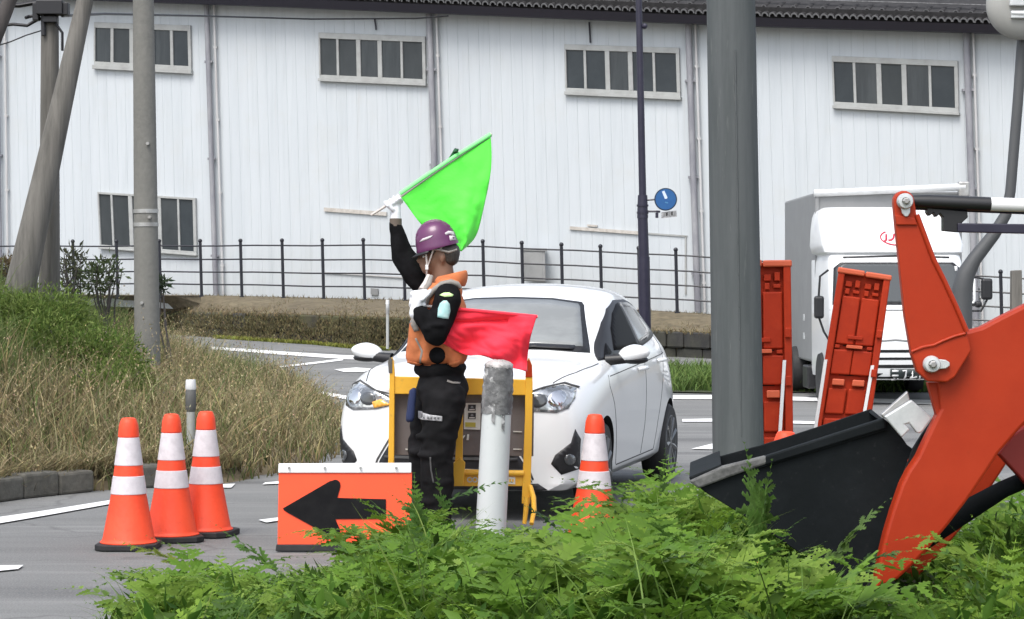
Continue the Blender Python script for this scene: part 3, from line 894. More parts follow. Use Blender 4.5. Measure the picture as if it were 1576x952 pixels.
# traffic mirror and its crooked pole at the right edge
YM = 15.0
mr = thing('traffic_mirror', 'back of a round grey traffic mirror on a bent grey pole at the right edge', 'traffic mirror', (at(1470, 800, YM).x, YM, 0))
ptsm = [at(1580, -40, YM), at(1567, 150, YM), at(1555, 295, YM), at(1548, 330, YM), at(1530, 360, YM), at(1500, 398, YM), at(1486, 422, YM), at(1480, 450, YM), at(1480, 640, YM), Vector((at(1480, 640, YM).x, YM, -.1))]
M['dark_steel'] = mat('dark_grey_steel', (0.060, 0.063, 0.066), 0.55, noise=(3, 0.6, (0.09, 0.093, 0.096), (1, 1, 0.3)))
mb = MB(); mb.tube(ptsm, [.034, .035, .035, .038, .042, .048, .062, .070, .070, .070], 16); mb.build('bent_pole', M['dark_steel'], mr, smooth=60)
c = at(1570, 8, YM - .1); rr = 52 / FPX * YM
tilt = Matrix.Rotation(R(8), 4, 'Z') @ Matrix.Rotation(R(86), 4, 'X')
mb = MB(); mb.lathe([(rr, -.03), (rr * 1.02, -.015), (rr, 0), (rr * .92, .035), (rr * .6, .06), (.01, .07)], 48, 0, Matrix.Translation(c) @ tilt); mb.build('mirror_shell', M['mirror_back'], mr, smooth=60)
mb = MB(); mb.box(c + Vector((-.03, -.09, .03)), (.12, .05, .09)); mb.tube([c + Vector((-.08, -.09, -.06)), c + Vector((.2, -.09, -.075))], .018, 8); mb.box(c + Vector((.05, -.085, -.07)), (.26, .03, .05)); mb.build('mirror_bracket', M['galv'], mr, bevel=.006)
# small white delineators
M['old_white'] = mat('dirty_white_plastic', (0.36, 0.37, 0.35), 0.6, noise=(6, 0.7, (0.24, 0.24, 0.22), (1, 1, 0.3)))
M['band_grey'] = mat('dull_grey_band', (0.10, 0.10, 0.095), 0.7, noise=(9, 0.6, (0.06, 0.06, 0.055)))
def delineator(label, px, yb, yt, w, Y):
    r = w / 2 / FPX * Y
    b = at(px, yb, Y); t = at(px, yt, Y); b.z -= .02
    root = thing('marker_post', label, 'marker post', tuple(b), group=None)
    mb = MB(); mb.tube([b, b.lerp(t, .70)], r, 14); mb.build('stem', M['bollard'] if Y > 90 else M['old_white'], root, smooth=50)
    mb = MB(); mb.tube([b.lerp(t, .70), b.lerp(t, .73), b.lerp(t, .90), b.lerp(t, .91)], [r * .95, r * 1.25, r * 1.25, r * 1.1], 14); mb.build('dark_band', M['steel'] if Y > 30 else M['band_grey'], root, smooth=40)
    mb = MB(); mb.tube([b.lerp(t, .905), b.lerp(t, .92), t], [r * 1.1, r * 1.32, r * 1.15], 14); mb.build('cap', M['white_plastic'], root, smooth=40)
delineator('slim white marker post with a dark band standing in the dry grass behind the cones', 293.5, 745, 584, 13, 17.6)
delineator('tiny white marker post at the far road edge beside the white car', 596.5, 535, 461, 4.6, 43.0)
# ================================================================= TRAFFIC CONES
def cone_parts(root_loc, label, group):
    r = thing('traffic_cone', label, 'traffic cone', tuple(root_loc), 0, group)
    L = Vector(root_loc)
    T = Matrix.Translation(L)
    mb = MB()
    w = .172; c = .05
    pl = [(-w + c, -w), (w - c, -w), (w, -w + c), (w, w - c), (w - c, w), (-w + c, w), (-w, w - c), (-w, -w + c)]
    mb.prism([L + Vector((a, b_, 0.003)) for a, b_ in pl], (0, 0, .034)); mb.build('base', M['rubber'], r, bevel=.006)
    mb = MB(); mb.lathe([(.160, .036), (.162, .042), (.152, .050), (.146, .062), (.099, .312), (.078, .475), (.056, .636), (.050, .66)], 32, 0, T); mb.build('body', M['cone'], r, smooth=40)
    rad = lambda z: .099 + (.056 - .099) * (z - .312) / (.636 - .312)
    for z0, z1 in ((.312, .415), (.474, .632)):
        mb = MB(); mb.lathe([(rad(z0), z0), (rad(z0) + .0035, z0 + .003), (rad(z1) + .0035, z1 - .003), (rad(z1), z1)], 32, 0, T, cap=False); mb.build('reflective_band', M['reflex'], r, smooth=40)
    mb = MB(); mb.lathe([(.0565, .634), (.060, .638), (.0585, .652), (.0545, .70), (.046, .726), (.040, .738), (.030, .742), (.022, .74), (.018, .725)], 28, 0, T)
    mb.build('top_cap', M['cone'], r, smooth=35)
    return r
CG = 'orange and white traffic cones around the flagman'
p = G(198, 844)
c0 = cone_parts((p.x, p.y, 0), 'leftmost of the three orange and white cones grouped on the road', CG)
for (px, py, lab, rz, tl_) in ((264, 832, 'middle one of the three orange and white cones grouped on the road', .3, .0),
                     (317, 824, 'rightmost of the three grouped cones, in front of the slim white marker post', -.2, .0),
                     (913, 833, 'lone orange and white cone in front of the white car front wheel', .15, .012)):
    c = copy_tree(c0); q = G(px, py); c.location = (q.x, q.y, 0); c.rotation_euler = (tl_, tl_, rz); c['label'] = lab
c = copy_tree(c0); c.location = (1.245, 10.65, .07); c['label'] = 'orange cone tip showing between the grey pole and the black bucket'; c.rotation_euler = (0.02, 0.05, 0)

# ================================================================= ARROW SIGN
YS = 12.72
asg = thing('arrow_sign', 'orange sign board with a black arrow pointing left standing on the road', 'sign', tuple(at(528, 848, YS)))
def pp(poly, y, th, m, name, par, bevel=0, tilt=None, lean=0.10, y0=848):
    """board cut from a pixel outline on a plane leaning back"""
    mb = MB()
    def P(a, b_):
        yy = y + (y0 - b_) / FPX * y * lean
        return at(a, b_, yy)
    mb.prism([P(*q) for q in poly], (0, th, 0)); return mb.build(name, m, par, bevel=bevel)
pp([(427, 838), (633, 838), (634, 726), (429, 726)], YS, .020, M['sign_orange'], 'panel', asg, .003)
pp([(428, 727.5), (633, 727.5), (633, 712.5), (428.5, 713.5)], YS - .010, .036, M['white_plastic'], 'top_strip', asg, .004)
pp([(424, 848), (634, 848), (634, 838), (425, 838)], YS - .012, .06, M['rubber'], 'base_strip', asg, .004)
def rnd(c, r, a0, a1, n=6): return [(c[0] + r * math.cos(R(a0 + (a1 - a0) * k / n)), c[1] + r * math.sin(R(a0 + (a1 - a0) * k / n))) for k in range(n + 1)]
arrow = [(435.5, 782)] + [(508, 740)] + rnd((516, 746), 8, -125, 10) + [(523, 752), (519, 766), (594, 768), (594, 798), (516, 798.5), (522, 812)] + rnd((515.5, 817), 8, -5, 125) + [(505, 823), (445, 790), (437, 785)]
pp(arrow, YS - .006, .005, M['sign_black'], 'arrow', asg)
for px in (440, 620):
    mb = MB(); mb.tube([at(px, 730, YS + .06), Vector((at(px, 730, YS).x, YS + .42, .01))], .012, 8); mb.build('rear_leg', M['rubber'], asg, smooth=40)
for px in (445, 500, 555, 610):
    mb = MB(); cc = at(px, 720, YS - .010 + .037); mb.lathe([(.008, -.004), (.008, 0.003)], 8, 0, Matrix.Translation(cc + Vector((0, -.002, 0))) @ Matrix.Rotation(R(90), 4, 'X')); mb.build('rivet', M['steel'], asg)

# ================================================================= YELLOW BARRIER
YB = 13.62
br = thing('folding_barrier', 'yellow steel folding barrier with grey boards in front of the white car', 'barrier', tuple(G(710, 800)))
def ub(poly, y, th, m, name, bevel=.004, par=None):
    mb = MB(); mb.prism([at(a, b_, y) for a, b_ in poly], (0, th, 0)); return mb.build(name, m, par or br, bevel=bevel)
wl, wm, wr_ = 9, 11, 14
ub([(596, 800), (605, 800), (606.5, 700), (607.5, 575), (606, 556), (603, 549), (599.5, 556), (598.5, 640)], YB, .055, M['yellow'], 'post')
ub([(598, 574), (603.5, 574), (604, 552), (600, 549), (597, 556)], YB - .004, .003, M['wood_pole'], 'bare_tip', .0)
ub([(697, 745), (711, 745), (712, 700), (713, 600), (705, 598), (701, 700)], YB - .05, .05, M['yellow'], 'middle_post')
ub([(694, 748), (713, 748), (716, 712), (708, 704), (698, 712)], YB - .09, .05, M['yellow'], 'hinge_foot')
ub([(803, 775), (816, 775), (818.5, 690), (820, 590), (819, 562), (814, 550), (809, 560), (808, 640)], YB, .055, M['yellow'], 'post')
ub([(808.5, 580), (819, 580), (818.5, 562), (814, 551), (809.5, 560)], YB - .004, .003, M['loader'], 'rusty_tip', .0)
ub([(606, 606), (812, 608), (812, 584), (606, 579)], YB + .008, .04, M['yellow'], 'top_board')
ub([(712, 748), (806, 748), (806, 727), (712, 722)], YB + .008, .04, M['yellow'], 'lower_board')
ub([(606, 744), (640, 745), (640, 722), (606, 720)], YB + .008, .04, M['yellow'], 'lower_board')
tb = MB(); tb.tube([at(712, 727, YB), at(806, 728, YB)], .018, 10); tb.build('lower_rail', M['yellow'], br, smooth=50)
# curved feet
def foot(pts, r, y):
    mb = MB(); mb.tube([at(a, b_, y + dy) for a, b_, dy in pts], r, 10); mb.build('foot', M['yellow'], br, smooth=50)
foot([(811, 765, 0), (809, 790, -.01), (807, 806, -.02)], [.017, .015, .013], YB - .03)
foot([(816, 748, 0), (821, 765, -.06), (822, 785, -.15), (818, 806, -.24)], [.015, .016, .015, .013], YB - .02)
# grey boards behind the posts
for a, b_ in ((607, 634), (635, 662), (663, 711)):
    ub([(a, 700), (b_ - .8, 700), (b_ - .8, 604), (a, 604)], YB + .075, .02, M['board'], 'board', .003)
ub([(711.5, 700), (766, 701), (766, 604), (711.5, 604)], YB + .078, .02, M['board'], 'board', .003)
ub([(767, 701), (821, 702), (822, 606), (767, 605)], YB + .074, .02, M['board'], 'board', .003)
for y in (663, 690): ub([(790, y + 1.6), (803, y + 2), (803, y + .6), (790, y)], YB + .066, .006, M['label'], 'tape_mark', 0)
ub([(624, 692), (642, 694), (642, 692), (624, 690)], YB + .066, .006, M['label'], 'tape_mark', 0)
# label with two framed symbols
lb = ub([(714, 660), (739, 661), (740, 620), (715, 620)], YB + .068, .006, M['label'], 'label', 0)
for y in (622.5, 635):
    ub([(720, y + 9.5), (732, y + 9.5), (732.5, y), (720.5, y)], YB + .064, .003, M['ink'], 'symbol_frame', 0, lb)
    ub([(722, y + 8.5), (730.5, y + 8.5), (730.7, y + 6.8), (722.2, y + 6.8)], YB + .061, .002, M['label'], 'symbol_bar', 0, lb)
    ub([(724, y + 5.4), (729, y + 5.4), (728, y + 2), (725, y + 2)], YB + .061, .002, M['box_grey'], 'symbol_mark', 0, lb)
ub([(716, 656.5), (732, 657), (732, 650), (716, 649.5)], YB + .064, .003, M['olive'], 'label_band', 0, lb)
ub([(711.5, 676), (715, 672), (716, 669), (712, 671)], YB + .066, .005, M['label'], 'scrap', 0)
ub([(718, 677), (721.5, 677), (722, 668), (719, 668)], YB + .066, .005, M['label'], 'scrap', 0)
# ring stickers and small plate on the lower board
for px in (723, 731):
    c = at(px, 738, YB + .002); mb = MB()
    mb.lathe([(.017, 0), (.017, -.004), (.010, -.004), (.010, 0)], 18, 0, Matrix.Translation(c) @ Matrix.Rotation(R(90), 4, 'X'), cap=False); mb.build('ring_mark', M['label'], br)
ub([(777, 744), (793, 745), (793, 734), (777, 733)], YB + .002, .005, M['label'], 'plate', 0)
for k in range(3): ub([(779.5 + k * 4.3, 741.5), (782 + k * 4.3, 741.6), (782 + k * 4.3, 737), (779.5 + k * 4.3, 737)], YB - .001, .003, M['yellow'], 'plate_mark', 0)

# ================================================================= WHITE BOLLARD
YBO = 12.92
b = at(754, 845, YBO); b.z = 0; t = at(768, 562, YBO)
bo = thing('bollard', 'white leaning round bollard with torn grey tape around its top', 'bollard', tuple(b))
mb = MB(); tj = b.lerp(t, .745)
mb.tube([b, b.lerp(t, .35), tj], [.087, .086, .083], 32); mb.build('shaft', M['bollard'], bo, smooth=50)
mb = MB()
n = 14
pts = [tj.lerp(t, k / n) - (t - b).normalized() * .01 for k in range(n + 1)]
rr = [.0865 + .0012 * math.sin(k * 1.9) - .010 * (k / n) ** 3 for k in range(n + 1)]
mb.tube(pts, rr, 36)
for i, v in enumerate(mb.v):
    a = i * 2.399; d = .003 * math.sin(a * 3.1) + .003 * math.sin(i * .7)
    v = Vector(v); ax = b + (t - b) * ((v - b).dot(t - b) / (t - b).length_squared)
    mb.v[i] = tuple(v + (v - ax).normalized() * d)
mb.build('tape_wrap', M['tape'], bo, smooth=70)
mb = MB(); d = (t - b).normalized()
mb.tube([t - d * .012, t + d * .004, t + d * .02, t + d * .03], [.078, .080, .064, .03], 28)
for i, v in enumerate(mb.v):
    mb.v[i] = (v[0] + .004 * math.sin(i * 2.2), v[1] + .003 * math.cos(i * 1.7), v[2] + .005 * math.sin(i * 3.1))
M['crumple'] = mat('crumpled_pale_cap', (0.50, 0.47, 0.46), 0.6, noise=(22, 0.9, (0.25, 0.24, 0.23)), bump=(30, 1.0))
mb.build('crumpled_cap', M['crumple'], bo, smooth=60)
for k in (1, 3):     # torn tape flaps
    mb = MB(); a0 = -2.2 + k * .33; zz = .66 + .04 * ((k * 7) % 3)
    c = b.lerp(t, zz); rr2 = .0915
    e = lambda a, h, r: c + Vector((r * math.cos(a), r * math.sin(a), h))
    mb.quad(e(a0, 0, rr2), e(a0 + .2, -.02, rr2), e(a0 + .26, .09, rr2), e(a0 + .05, .11, rr2)); mb.build('tape_flap', M['tape'], bo)

# ================================================================= ORANGE PLASTIC BARRIERS
def plastic_barrier(label, c, Y, strips, u0=0.0):
    """hollow moulded panel; c = pixel corners tl tr br bl on the plane Y"""
    p = at((c[2][0] + c[3][0]) / 2, c[2][1], Y)
    root = thing('plastic_barrier', label, 'barrier', tuple(p), 0, 'orange plastic barriers standing on end')
    def P(u, v, z): return at(*bil(c, u, v), Y - z)
    def slab(ua, ub_, va, vb, z0, z1, m, name, bev=.008):
        mb = MB(); mb.prism([P(ua, vb, z1), P(ub_, vb, z1), P(ub_, va, z1), P(ua, va, z1)], P(.5, .5, z0) - P(.5, .5, z1)); return mb.build(name, m, root, bevel=bev)
    B = M['barrier']
    slab(0.0, 1.0, 0.0, 1.0, -.10, 0.0, B, 'back_shell')
    slab(0.0, .13, .008, 1.0, 0.002, .055, B, 'side_flange'); slab(.87, 1.0, .008, 1.0, 0.002, .055, B, 'side_flange')
    slab(-.02, .50, -.012, .018, -.10, .062, M['barrier_lip'], 'top_lip'); slab(.52, 1.02, -.010, .020, -.10, .062, M['barrier_lip'], 'top_lip')
    for ua, ub_ in ((.15, .485), (.515, .85)):
        slab(ua, ub_, .135, .395, 0.002, .030, B, 'web_slab'); slab(ua - .01, ub_ + .01, .425, .56, 0.002, .036, B, 'web_slab')
        slab(ua, ub_, .635, .775, 0.002, .028, B, 'web_slab'); slab(ua, ub_, .80, 1.0, 0.002, .034, B, 'web_slab')
        slab(ua + .05, ub_ - .06, .585, .62, 0.002, .05, M['barrier_lip'], 'foot_lug', .006)
        slab(ua + .02, ub_ - .19, .055, .085, 0.002, .03, B, 'lug', .004); slab(ua + .2, ub_ - .04, .045, .085, 0.002, .04, B, 'lug', .004)
        slab(ua + .03, ub_ - .22, .095, .125, .002, .035, B, 'lug', .004); slab(ua + .18, ub_ - .03, .10, .118, .002, .03, B, 'lug', .004)
    slab(.36, .64, .345, .365, .031, .044, B, 'cross_rib', .003)
    slab(.36, .66, .397, .415, .002, .052, M['barrier_lip'], 'cross_rib', .003)
    slab(.15, .24, .40, .418, .002, .04, B, 'cross_rib', .003); slab(.74, .84, .40, .418, .002, .04, B, 'cross_rib', .003)
    for v in (.30, .52): slab(.885, .985, v, v + .045, .056, .075, B, 'flange_lug', .005)
    for k in (.345, .505): slab(.30, .70, k + .055, k + .06, 0.0, .0015, M['inner_dark'], 'slot', 0)
    for a, b_ in strips:
        mb = MB(); A_ = at(*a, Y - .062); B_ = at(*b_, Y - .062); w = Vector((.0095, 0, 0))
        mb.prism([B_ - w, B_ + w, A_ + w, A_ - w], (0, .008, 0)); mb.build('white_strip', M['white_plastic'], root)
    return root
plastic_barrier('tilted orange red plastic barrier standing on end in front of the truck cab', [(1291, 414), (1371, 426), (1333, 700), (1246, 700)], 13.4, [((1271, 553), (1249, 700)), ((1343, 562), (1321, 690))])
plastic_barrier('upright orange red plastic barrier half hidden behind the big grey pole', [(1128, 404), (1217, 403), (1222, 740), (1128, 740)], 13.2, [((1207.5, 554), (1199, 690))])

# ================================================================= FRONT LOADER
YA = 8.6
ld = thing('front_loader', 'orange red loader boom with a black bucket lowered into the plants at the right', 'loader', tuple(at(1350, 905, YA)))
def lp_(poly, y, th, m, name, bevel=.008, dx=0, seg=2, smooth=None):
    mb = MB(); mb.prism([at(a, b_, y) for a, b_ in poly], (dx, th, 0)); return mb.build(name, m, ld, bevel=bevel, seg=seg)
arm = [(1345, 908), (1362, 901), (1383, 891), (1405, 870), (1428, 846), (1460, 808), (1487, 773), (1513, 735), (1537, 698), (1570, 660), (1620, 610), (1700, 560), (1700, 420), (1640, 440), (1576, 470), (1540, 488), (1512, 503), (1480, 512), (1440, 530), (1444, 590), (1448, 629), (1432, 662), (1413, 703), (1398, 725), (1388, 745), (1374, 785), (1363, 822), (1354, 860)]
lp_(arm, YA, .09, M['loader'], 'boom_arm', .012)
lp_([(a + 16, b_ + 10) for a, b_ in arm], YA + .75, .09, M['loader'], 'far_boom_arm', .01)
lever = [(1393, 487), (1386, 420), (1380, 360), (1376, 318)] + rnd((1391.5, 309), 16, 170, 350, 8) + [(1411, 330), (1420, 355), (1436, 400), (1452, 432), (1470, 470), (1489, 512), (1495, 540), (1470, 580), (1458, 588), (1428, 587), (1412, 572), (1403, 545)]
lp_(lever, YA - .055, .05, M['loader'], 'lever', .006)
# raised plate edge on the lever
mb = MB(); mb.tube([at(a, b_, YA - .056) for a, b_ in ((1411, 330), (1436, 397), (1453, 431), (1471, 470), (1488, 510))], .010, 8); mb.build('lever_flange', M['loader'], ld, smooth=50)
mb = MB(); mb.tube([at(a, b_, YA - .056) for a, b_ in ((1403, 541), (1420, 534), (1437, 531), (1452, 524), (1470, 517), (1486, 513))], .006, 8); mb.build('weld_bead', M['loader'], ld, smooth=50)
lp_([(1377, 330), (1408, 335), (1412, 346), (1380, 346)], YA - .065, .02, M['loader'], 'lever_collar', .004)
lp_([(1428, 588), (1466, 589), (1450, 628), (1442, 640)], YA + .02, .05, M['loader'], 'inner_gusset', .003)
def pin(px, py, r, ext, nm):
    c = at(px, py, YA - .06); mb = MB(); rm = Matrix.Rotation(R(90), 4, 'X')
    mb.lathe([(r, 0), (r, .022), (r * .86, .032), (r * .5, .033), (r * .46, .024), (.001, .023)], 24, 0, Matrix.Translation(c) @ rm)
    mb.build(nm, M['galv'], ld, smooth=35)
    mb = MB(); c2 = c + Vector((0, -.034, 0)); mb.lathe([(r * .48, 0), (r * .48, .012), (r * .3, .016)], 6, 0, Matrix.Translation(c2) @ rm); mb.build('bolt_head', M['steel'], ld)
    dx, dy = ext; e = at(px + dx, py + dy, YA - .062)
    u = (e - c); u.y = 0; w = Vector((-u.z, 0, u.x)).normalized() * r * .62
    mb = MB(); mb.prism([c - w * 1.1, e - w * .8, e + u.normalized() * r * .45 - w * .3, e + u.normalized() * r * .45 + w * .3, e + w * .8, c + w * 1.1], (0, -.012, 0)); mb.build('keeper_plate', M['galv'], ld, bevel=.003)
pin(1392, 309.5, .030, (2, 18), 'pin'); pin(1433, 560, .032, (22, 0), 'pin')
# cylinder linkage at the top
mb = MB(); mb.tube([at(1404, 309, YA - .02), at(1430, 310, YA - .02), at(1524, 314, YA - .02)], [.022, .026, .027], 16); mb.build('rod_end', M['black_trim'], ld, smooth=40)
mb = MB(); mb.tube([at(1524, 314, YA - .02), at(1700, 319, YA - .02)], .026, 16); mb.build('cylinder_rod', M['white_plastic'], ld, smooth=40)
mb = MB(); mb.tube([at(1405, 318, YA), at(1700, 330, YA)], .012, 10); mb.build('hydraulic_pipe', M['navy'], ld, smooth=40)
mb = MB(); mb.prism([at(1474, 357, YA - .03), at(1700, 362, YA - .03), at(1700, 346, YA - .03), at(1474, 343, YA - .03)], (0, .04, 0)); mb.build('level_rod', M['navy'], ld, bevel=.004)
lp_([(1452, 355), (1475, 357), (1478, 345), (1490, 334), (1489, 325), (1427, 319), (1427, 327), (1431, 332), (1437, 327), (1441, 334), (1447, 328), (1452, 334)], YA - .02, .05, M['black_trim'], 'clevis', .003)
# bucket
YK = 8.74; W = .72; SX = .06
side = [(1066, 741), (1110, 724), (1180, 705), (1270, 676), (1362, 645), (1378, 658), (1396, 684), (1408, 693)] + rnd((1403, 709), 13, -60, 80, 5) + [(1392, 728), (1386, 748), (1378, 790), (1362, 850), (1346, 892), (1330, 905), (1290, 885), (1230, 850), (1160, 803), (1085, 757)]
lp_(side, YK, .016, M['bucket'], 'bucket_side_plate', .003)
mb = MB(); off = Vector((SX, W, 0))
mb.prism([at(a, b_, YK) + off for a, b_ in side], (0, .016, 0)); mb.build('bucket_far_plate', M['bucket'], ld, bevel=.003)
def sheetpx(line, th, m, name):
    mb = MB()
    for (a, b_), (c, d) in zip(line, line[1:]):
        p = at(a, b_, YK + .003); q = at(c, d, YK + .003)
        nrm = Vector((-(q - p).z, 0, (q - p).x)).normalized() * th
        mb.prism([p, q, q + nrm, p + nrm], off + Vector((0, .010, 0)))
    return mb.build(name, m, ld, bevel=.002)
sheetpx([(1066, 741), (1085, 757), (1160, 803), (1230, 850), (1290, 885), (1330, 905)], .014, M['bucket'], 'bucket_floor')
sheetpx([(1330, 905), (1346, 892), (1362, 850), (1378, 790), (1386, 748), (1392, 728), (1396, 690), (1378, 660), (1362, 646)], .014, M['bucket'], 'bucket_back')
mb = MB()
mb.prism([at(1178, 716, YK - .022), at(1364, 659, YK - .022), at(1362, 643, YK - .022), at(1178, 702, YK - .022)], (0, .05, 0)); mb.build('bucket_rim', M['bucket'], ld, bevel=.006)
mb = MB()
mb.prism([at(1150, 726, YK - .012), at(1364, 662, YK - .012), at(1364, 658, YK - .012), at(1150, 722, YK - .012)], (0, .012, 0)); mb.build('rim_bead', M['bucket'], ld, bevel=.002)
# worn cutting edge
mb = MB(); e0 = [at(1061, 740, YK - .02), at(1075, 752, YK - .02), at(1120, 735, YK - .02), at(1182, 713, YK - .02), at(1180, 701, YK - .02), at(1110, 718, YK - .02)]
mb.prism(e0, (0, .045, 0)); mb.build('worn_edge', M['bucket_worn'], ld, bevel=.008)
mb = MB(); p = at(1064, 742, YK); q = at(1110, 722, YK)
mb.prism([p, q, q + Vector((0, 0, .02)), p + Vector((-.01, 0, .02))], off); mb.build('cutting_edge', M['bucket'], ld, bevel=.005)
c = at(1401, 709.5, YK - .004); mb = MB(); mb.lathe([(.012, 0), (.012, .006)], 14, 0, Matrix.Translation(c) @ Matrix.Rotation(R(90), 4, 'X')); mb.build('pivot_hole', M['loader'], ld)
# black pivot bracket between bucket and arm
lp_([(1346, 905), (1362, 850), (1380, 780), (1398, 722), (1422, 690), (1440, 640), (1420, 668), (1406, 690), (1392, 728), (1378, 790), (1356, 866), (1335, 905)], YK - .03, .03, M['inner_dark'], 'hinge_plate', 0)
# silver hook bracket
lp_([(1356, 637.5), (1397, 601.6), (1401, 617), (1361, 644)], YA + .10, .03, M['steel'], 'hook_base', .004)
lp_([(1361, 641), (1403, 615), (1435, 643), (1419, 665), (1412, 667), (1399.5, 651), (1393, 653), (1400, 661), (1388, 673)], YA + .06, .025, M['galv'], 'hook', .005)
# far black scraper bar and dark red link at right
mb = MB(); mb.tube([at(1405, 838, YA + .45), at(1480, 790, YA + .42), at(1545, 752, YA + .4), at(1640, 712, YA + .4)], [.05, .045, .035, .035], 10); mb.build('cross_tube', M['bucket'], ld, smooth=50)
M['loader_shade'] = mat('shaded_loader_paint', (0.30, 0.022, 0.018), 0.45, noise=(5, 0.4, (0.36, 0.03, 0.02)))  # loader red darkened to paint the link as shaded
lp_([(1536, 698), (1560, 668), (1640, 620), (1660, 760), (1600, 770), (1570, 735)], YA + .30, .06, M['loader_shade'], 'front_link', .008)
# small orange marker peg in the plants
p = at(1164, 900, 8.15)
pg = thing('marker_peg', 'small orange plastic peg showing through the plants below the bucket', 'peg', tuple(p))
mb = MB(); mb.tube([p, at(1163, 880, 8.15), at(1160, 866, 8.15)], [.012, .016, .020], 8); mb.build('peg', M['cone'], pg, smooth=40)
mb = MB(); mb.tube([at(1165, 884, 8.13), at(1180, 888, 8.12), at(1196, 893, 8.12), at(1204, 904, 8.12)], [.008, .007, .006, .004], 6); mb.build('cord', M['cone'], pg, smooth=40)
# ================================================================= WHITE HATCHBACK
WY = 1.0
car = thing('car', 'white hatchback waiting behind the yellow barrier', 'car', (0.055, 16.16, 0), R(-104.2))
ORG[car.name] = Vector((0, 0, 0))            # parts are modelled in the car's own frame
low = [(.72, .19), (.80, .25), (.83, .46), (.845, .70)]
ST = [  # (x, bow, rows (y,z))
 (1.80, .13, [(.62, .20), (.70, .24), (.745, .40), (.755, .58), (.72, .72), (.62, .80), (.50, .825), (.38, .84), (.2, .85), (0, .855)]),
 (1.70, .14, [(.70, .19), (.775, .24), (.815, .41), (.815, .61), (.775, .77), (.68, .85), (.56, .875), (.42, .89), (.2, .90), (0, .905)]),
 (1.45, .07, [(.72, .19), (.80, .24), (.835, .44), (.84, .66), (.795, .85), (.715, .915), (.58, .94), (.44, .955), (.22, .965), (0, .97)]),
 (1.10, .04, [(.72, .19), (.81, .25), (.84, .46), (.8475, .70), (.812, .90), (.748, .955), (.60, .985), (.45, 1.0), (.22, 1.01), (0, 1.015)]),
 (.84, .20, low + [(.825, .91), (.785, .965), (.66, 1.005), (.5, 1.025), (.25, 1.035), (0, 1.04)]),
 (.45, .18, low + [(.83, .925), (.79, .985), (.715, 1.18), (.60, 1.235), (.3, 1.265), (0, 1.275)]),
 (.10, .12, low + [(.832, .94), (.795, 1.0), (.66, 1.345), (.555, 1.412), (.28, 1.445), (0, 1.455)]),
 (-.25, .03, low + [(.835, .955), (.797, 1.015), (.635, 1.405), (.545, 1.465), (.28, 1.50), (0, 1.510)]),
 (-.75, 0, low + [(.835, .985), (.797, 1.05), (.625, 1.405), (.535, 1.465), (.27, 1.50), (0, 1.512)]),
 (-1.20, 0, low + [(.825, 1.01), (.765, 1.09), (.585, 1.365), (.49, 1.425), (.25, 1.465), (0, 1.475)]),
 (-1.58, .05, low[:3] + [(.825, .70), (.775, .98), (.705, 1.07), (.535, 1.26), (.45, 1.34), (.24, 1.385), (0, 1.40)]),
 (-1.82, .12, [(.64, .24), (.72, .30), (.76, .46), (.765, .69), (.715, .92), (.65, .99), (.51, 1.08), (.42, 1.13), (.22, 1.16), (0, 1.165)]),
]
def stx(st, i, c=1.0):
    x, bow, rows = st; y, z = rows[i]
    return Vector((x - bow * (y * c / .85) ** 2 + (bow * .25), y * c * WY, z))
mb = MB(); NR = 10
verts = []; idx = {}
def vid(k, i, s):
    key = (k, i, s if i != NR - 1 else 1)
    if key not in idx:
        v = stx(ST[k], i); v = Vector((v.x, v.y * key[2], v.z)); idx[key] = len(verts); verts.append(v)
    return idx[key]
faces = []
for k in range(len(ST) - 1):
    for i in range(NR - 1):
        faces.append((vid(k, i, 1), vid(k, i + 1, 1), vid(k + 1, i + 1, 1), vid(k + 1, i, 1)))
        faces.append((vid(k, i, -1), vid(k + 1, i, -1), vid(k + 1, i + 1, -1), vid(k, i + 1, -1)))
    faces.append((vid(k, 0, 1), vid(k + 1, 0, 1), vid(k + 1, 0, -1), vid(k, 0, -1)))   # floor
# end caps: horizontal strips with bulge
FB = [.045, .09, .125, .115, .075, .03, .012, .006, .003, 0]
def cap(k, sgn, bul):
    cs = [1, .66, .33, 0, -.33, -.66, -1]
    grid = []
    for i in range(NR):
        y, z = ST[k][2][i]; rowv = []
        for c in cs:
            if abs(c) == 1 or i == NR - 1: rowv.append(vid(k, i, 1 if c >= 0 else -1))
            else:
                e = stx(ST[k], i); v = Vector((e.x + sgn * bul[i] * (1 - c * c), e.y * c, z))
                verts.append(v); rowv.append(len(verts) - 1)
        grid.append(rowv)
    for i in range(NR - 1):
        for j in range(len(cs) - 1):
            q = [grid[i][j], grid[i][j + 1], grid[i + 1][j + 1], grid[i + 1][j]]
            q2 = []
            for t in q:
                if t not in q2: q2.append(t)
            if len(q2) >= 3: faces.append(tuple(q2) if sgn < 0 else tuple(reversed(q2)))
    fl = grid[0]
    return fl
f0 = cap(0, 1, FB); f1 = cap(len(ST) - 1, -1, [.05, .08, .09, .08, .06, .04, .02, .01, .0, 0])
me = bpy.data.meshes.new('body'); me.from_pydata([tuple(v) for v in verts], [], faces); me.materials.append(M['paint_white']); me.materials.append(M['inner_dark'])
bm = bmesh.new(); bm.from_mesh(me)
holes = [e for e in bm.edges if len(e.link_faces) == 1]
if holes: bmesh.ops.holes_fill(bm, edges=holes)
bmesh.ops.recalc_face_normals(bm, faces=bm.faces)
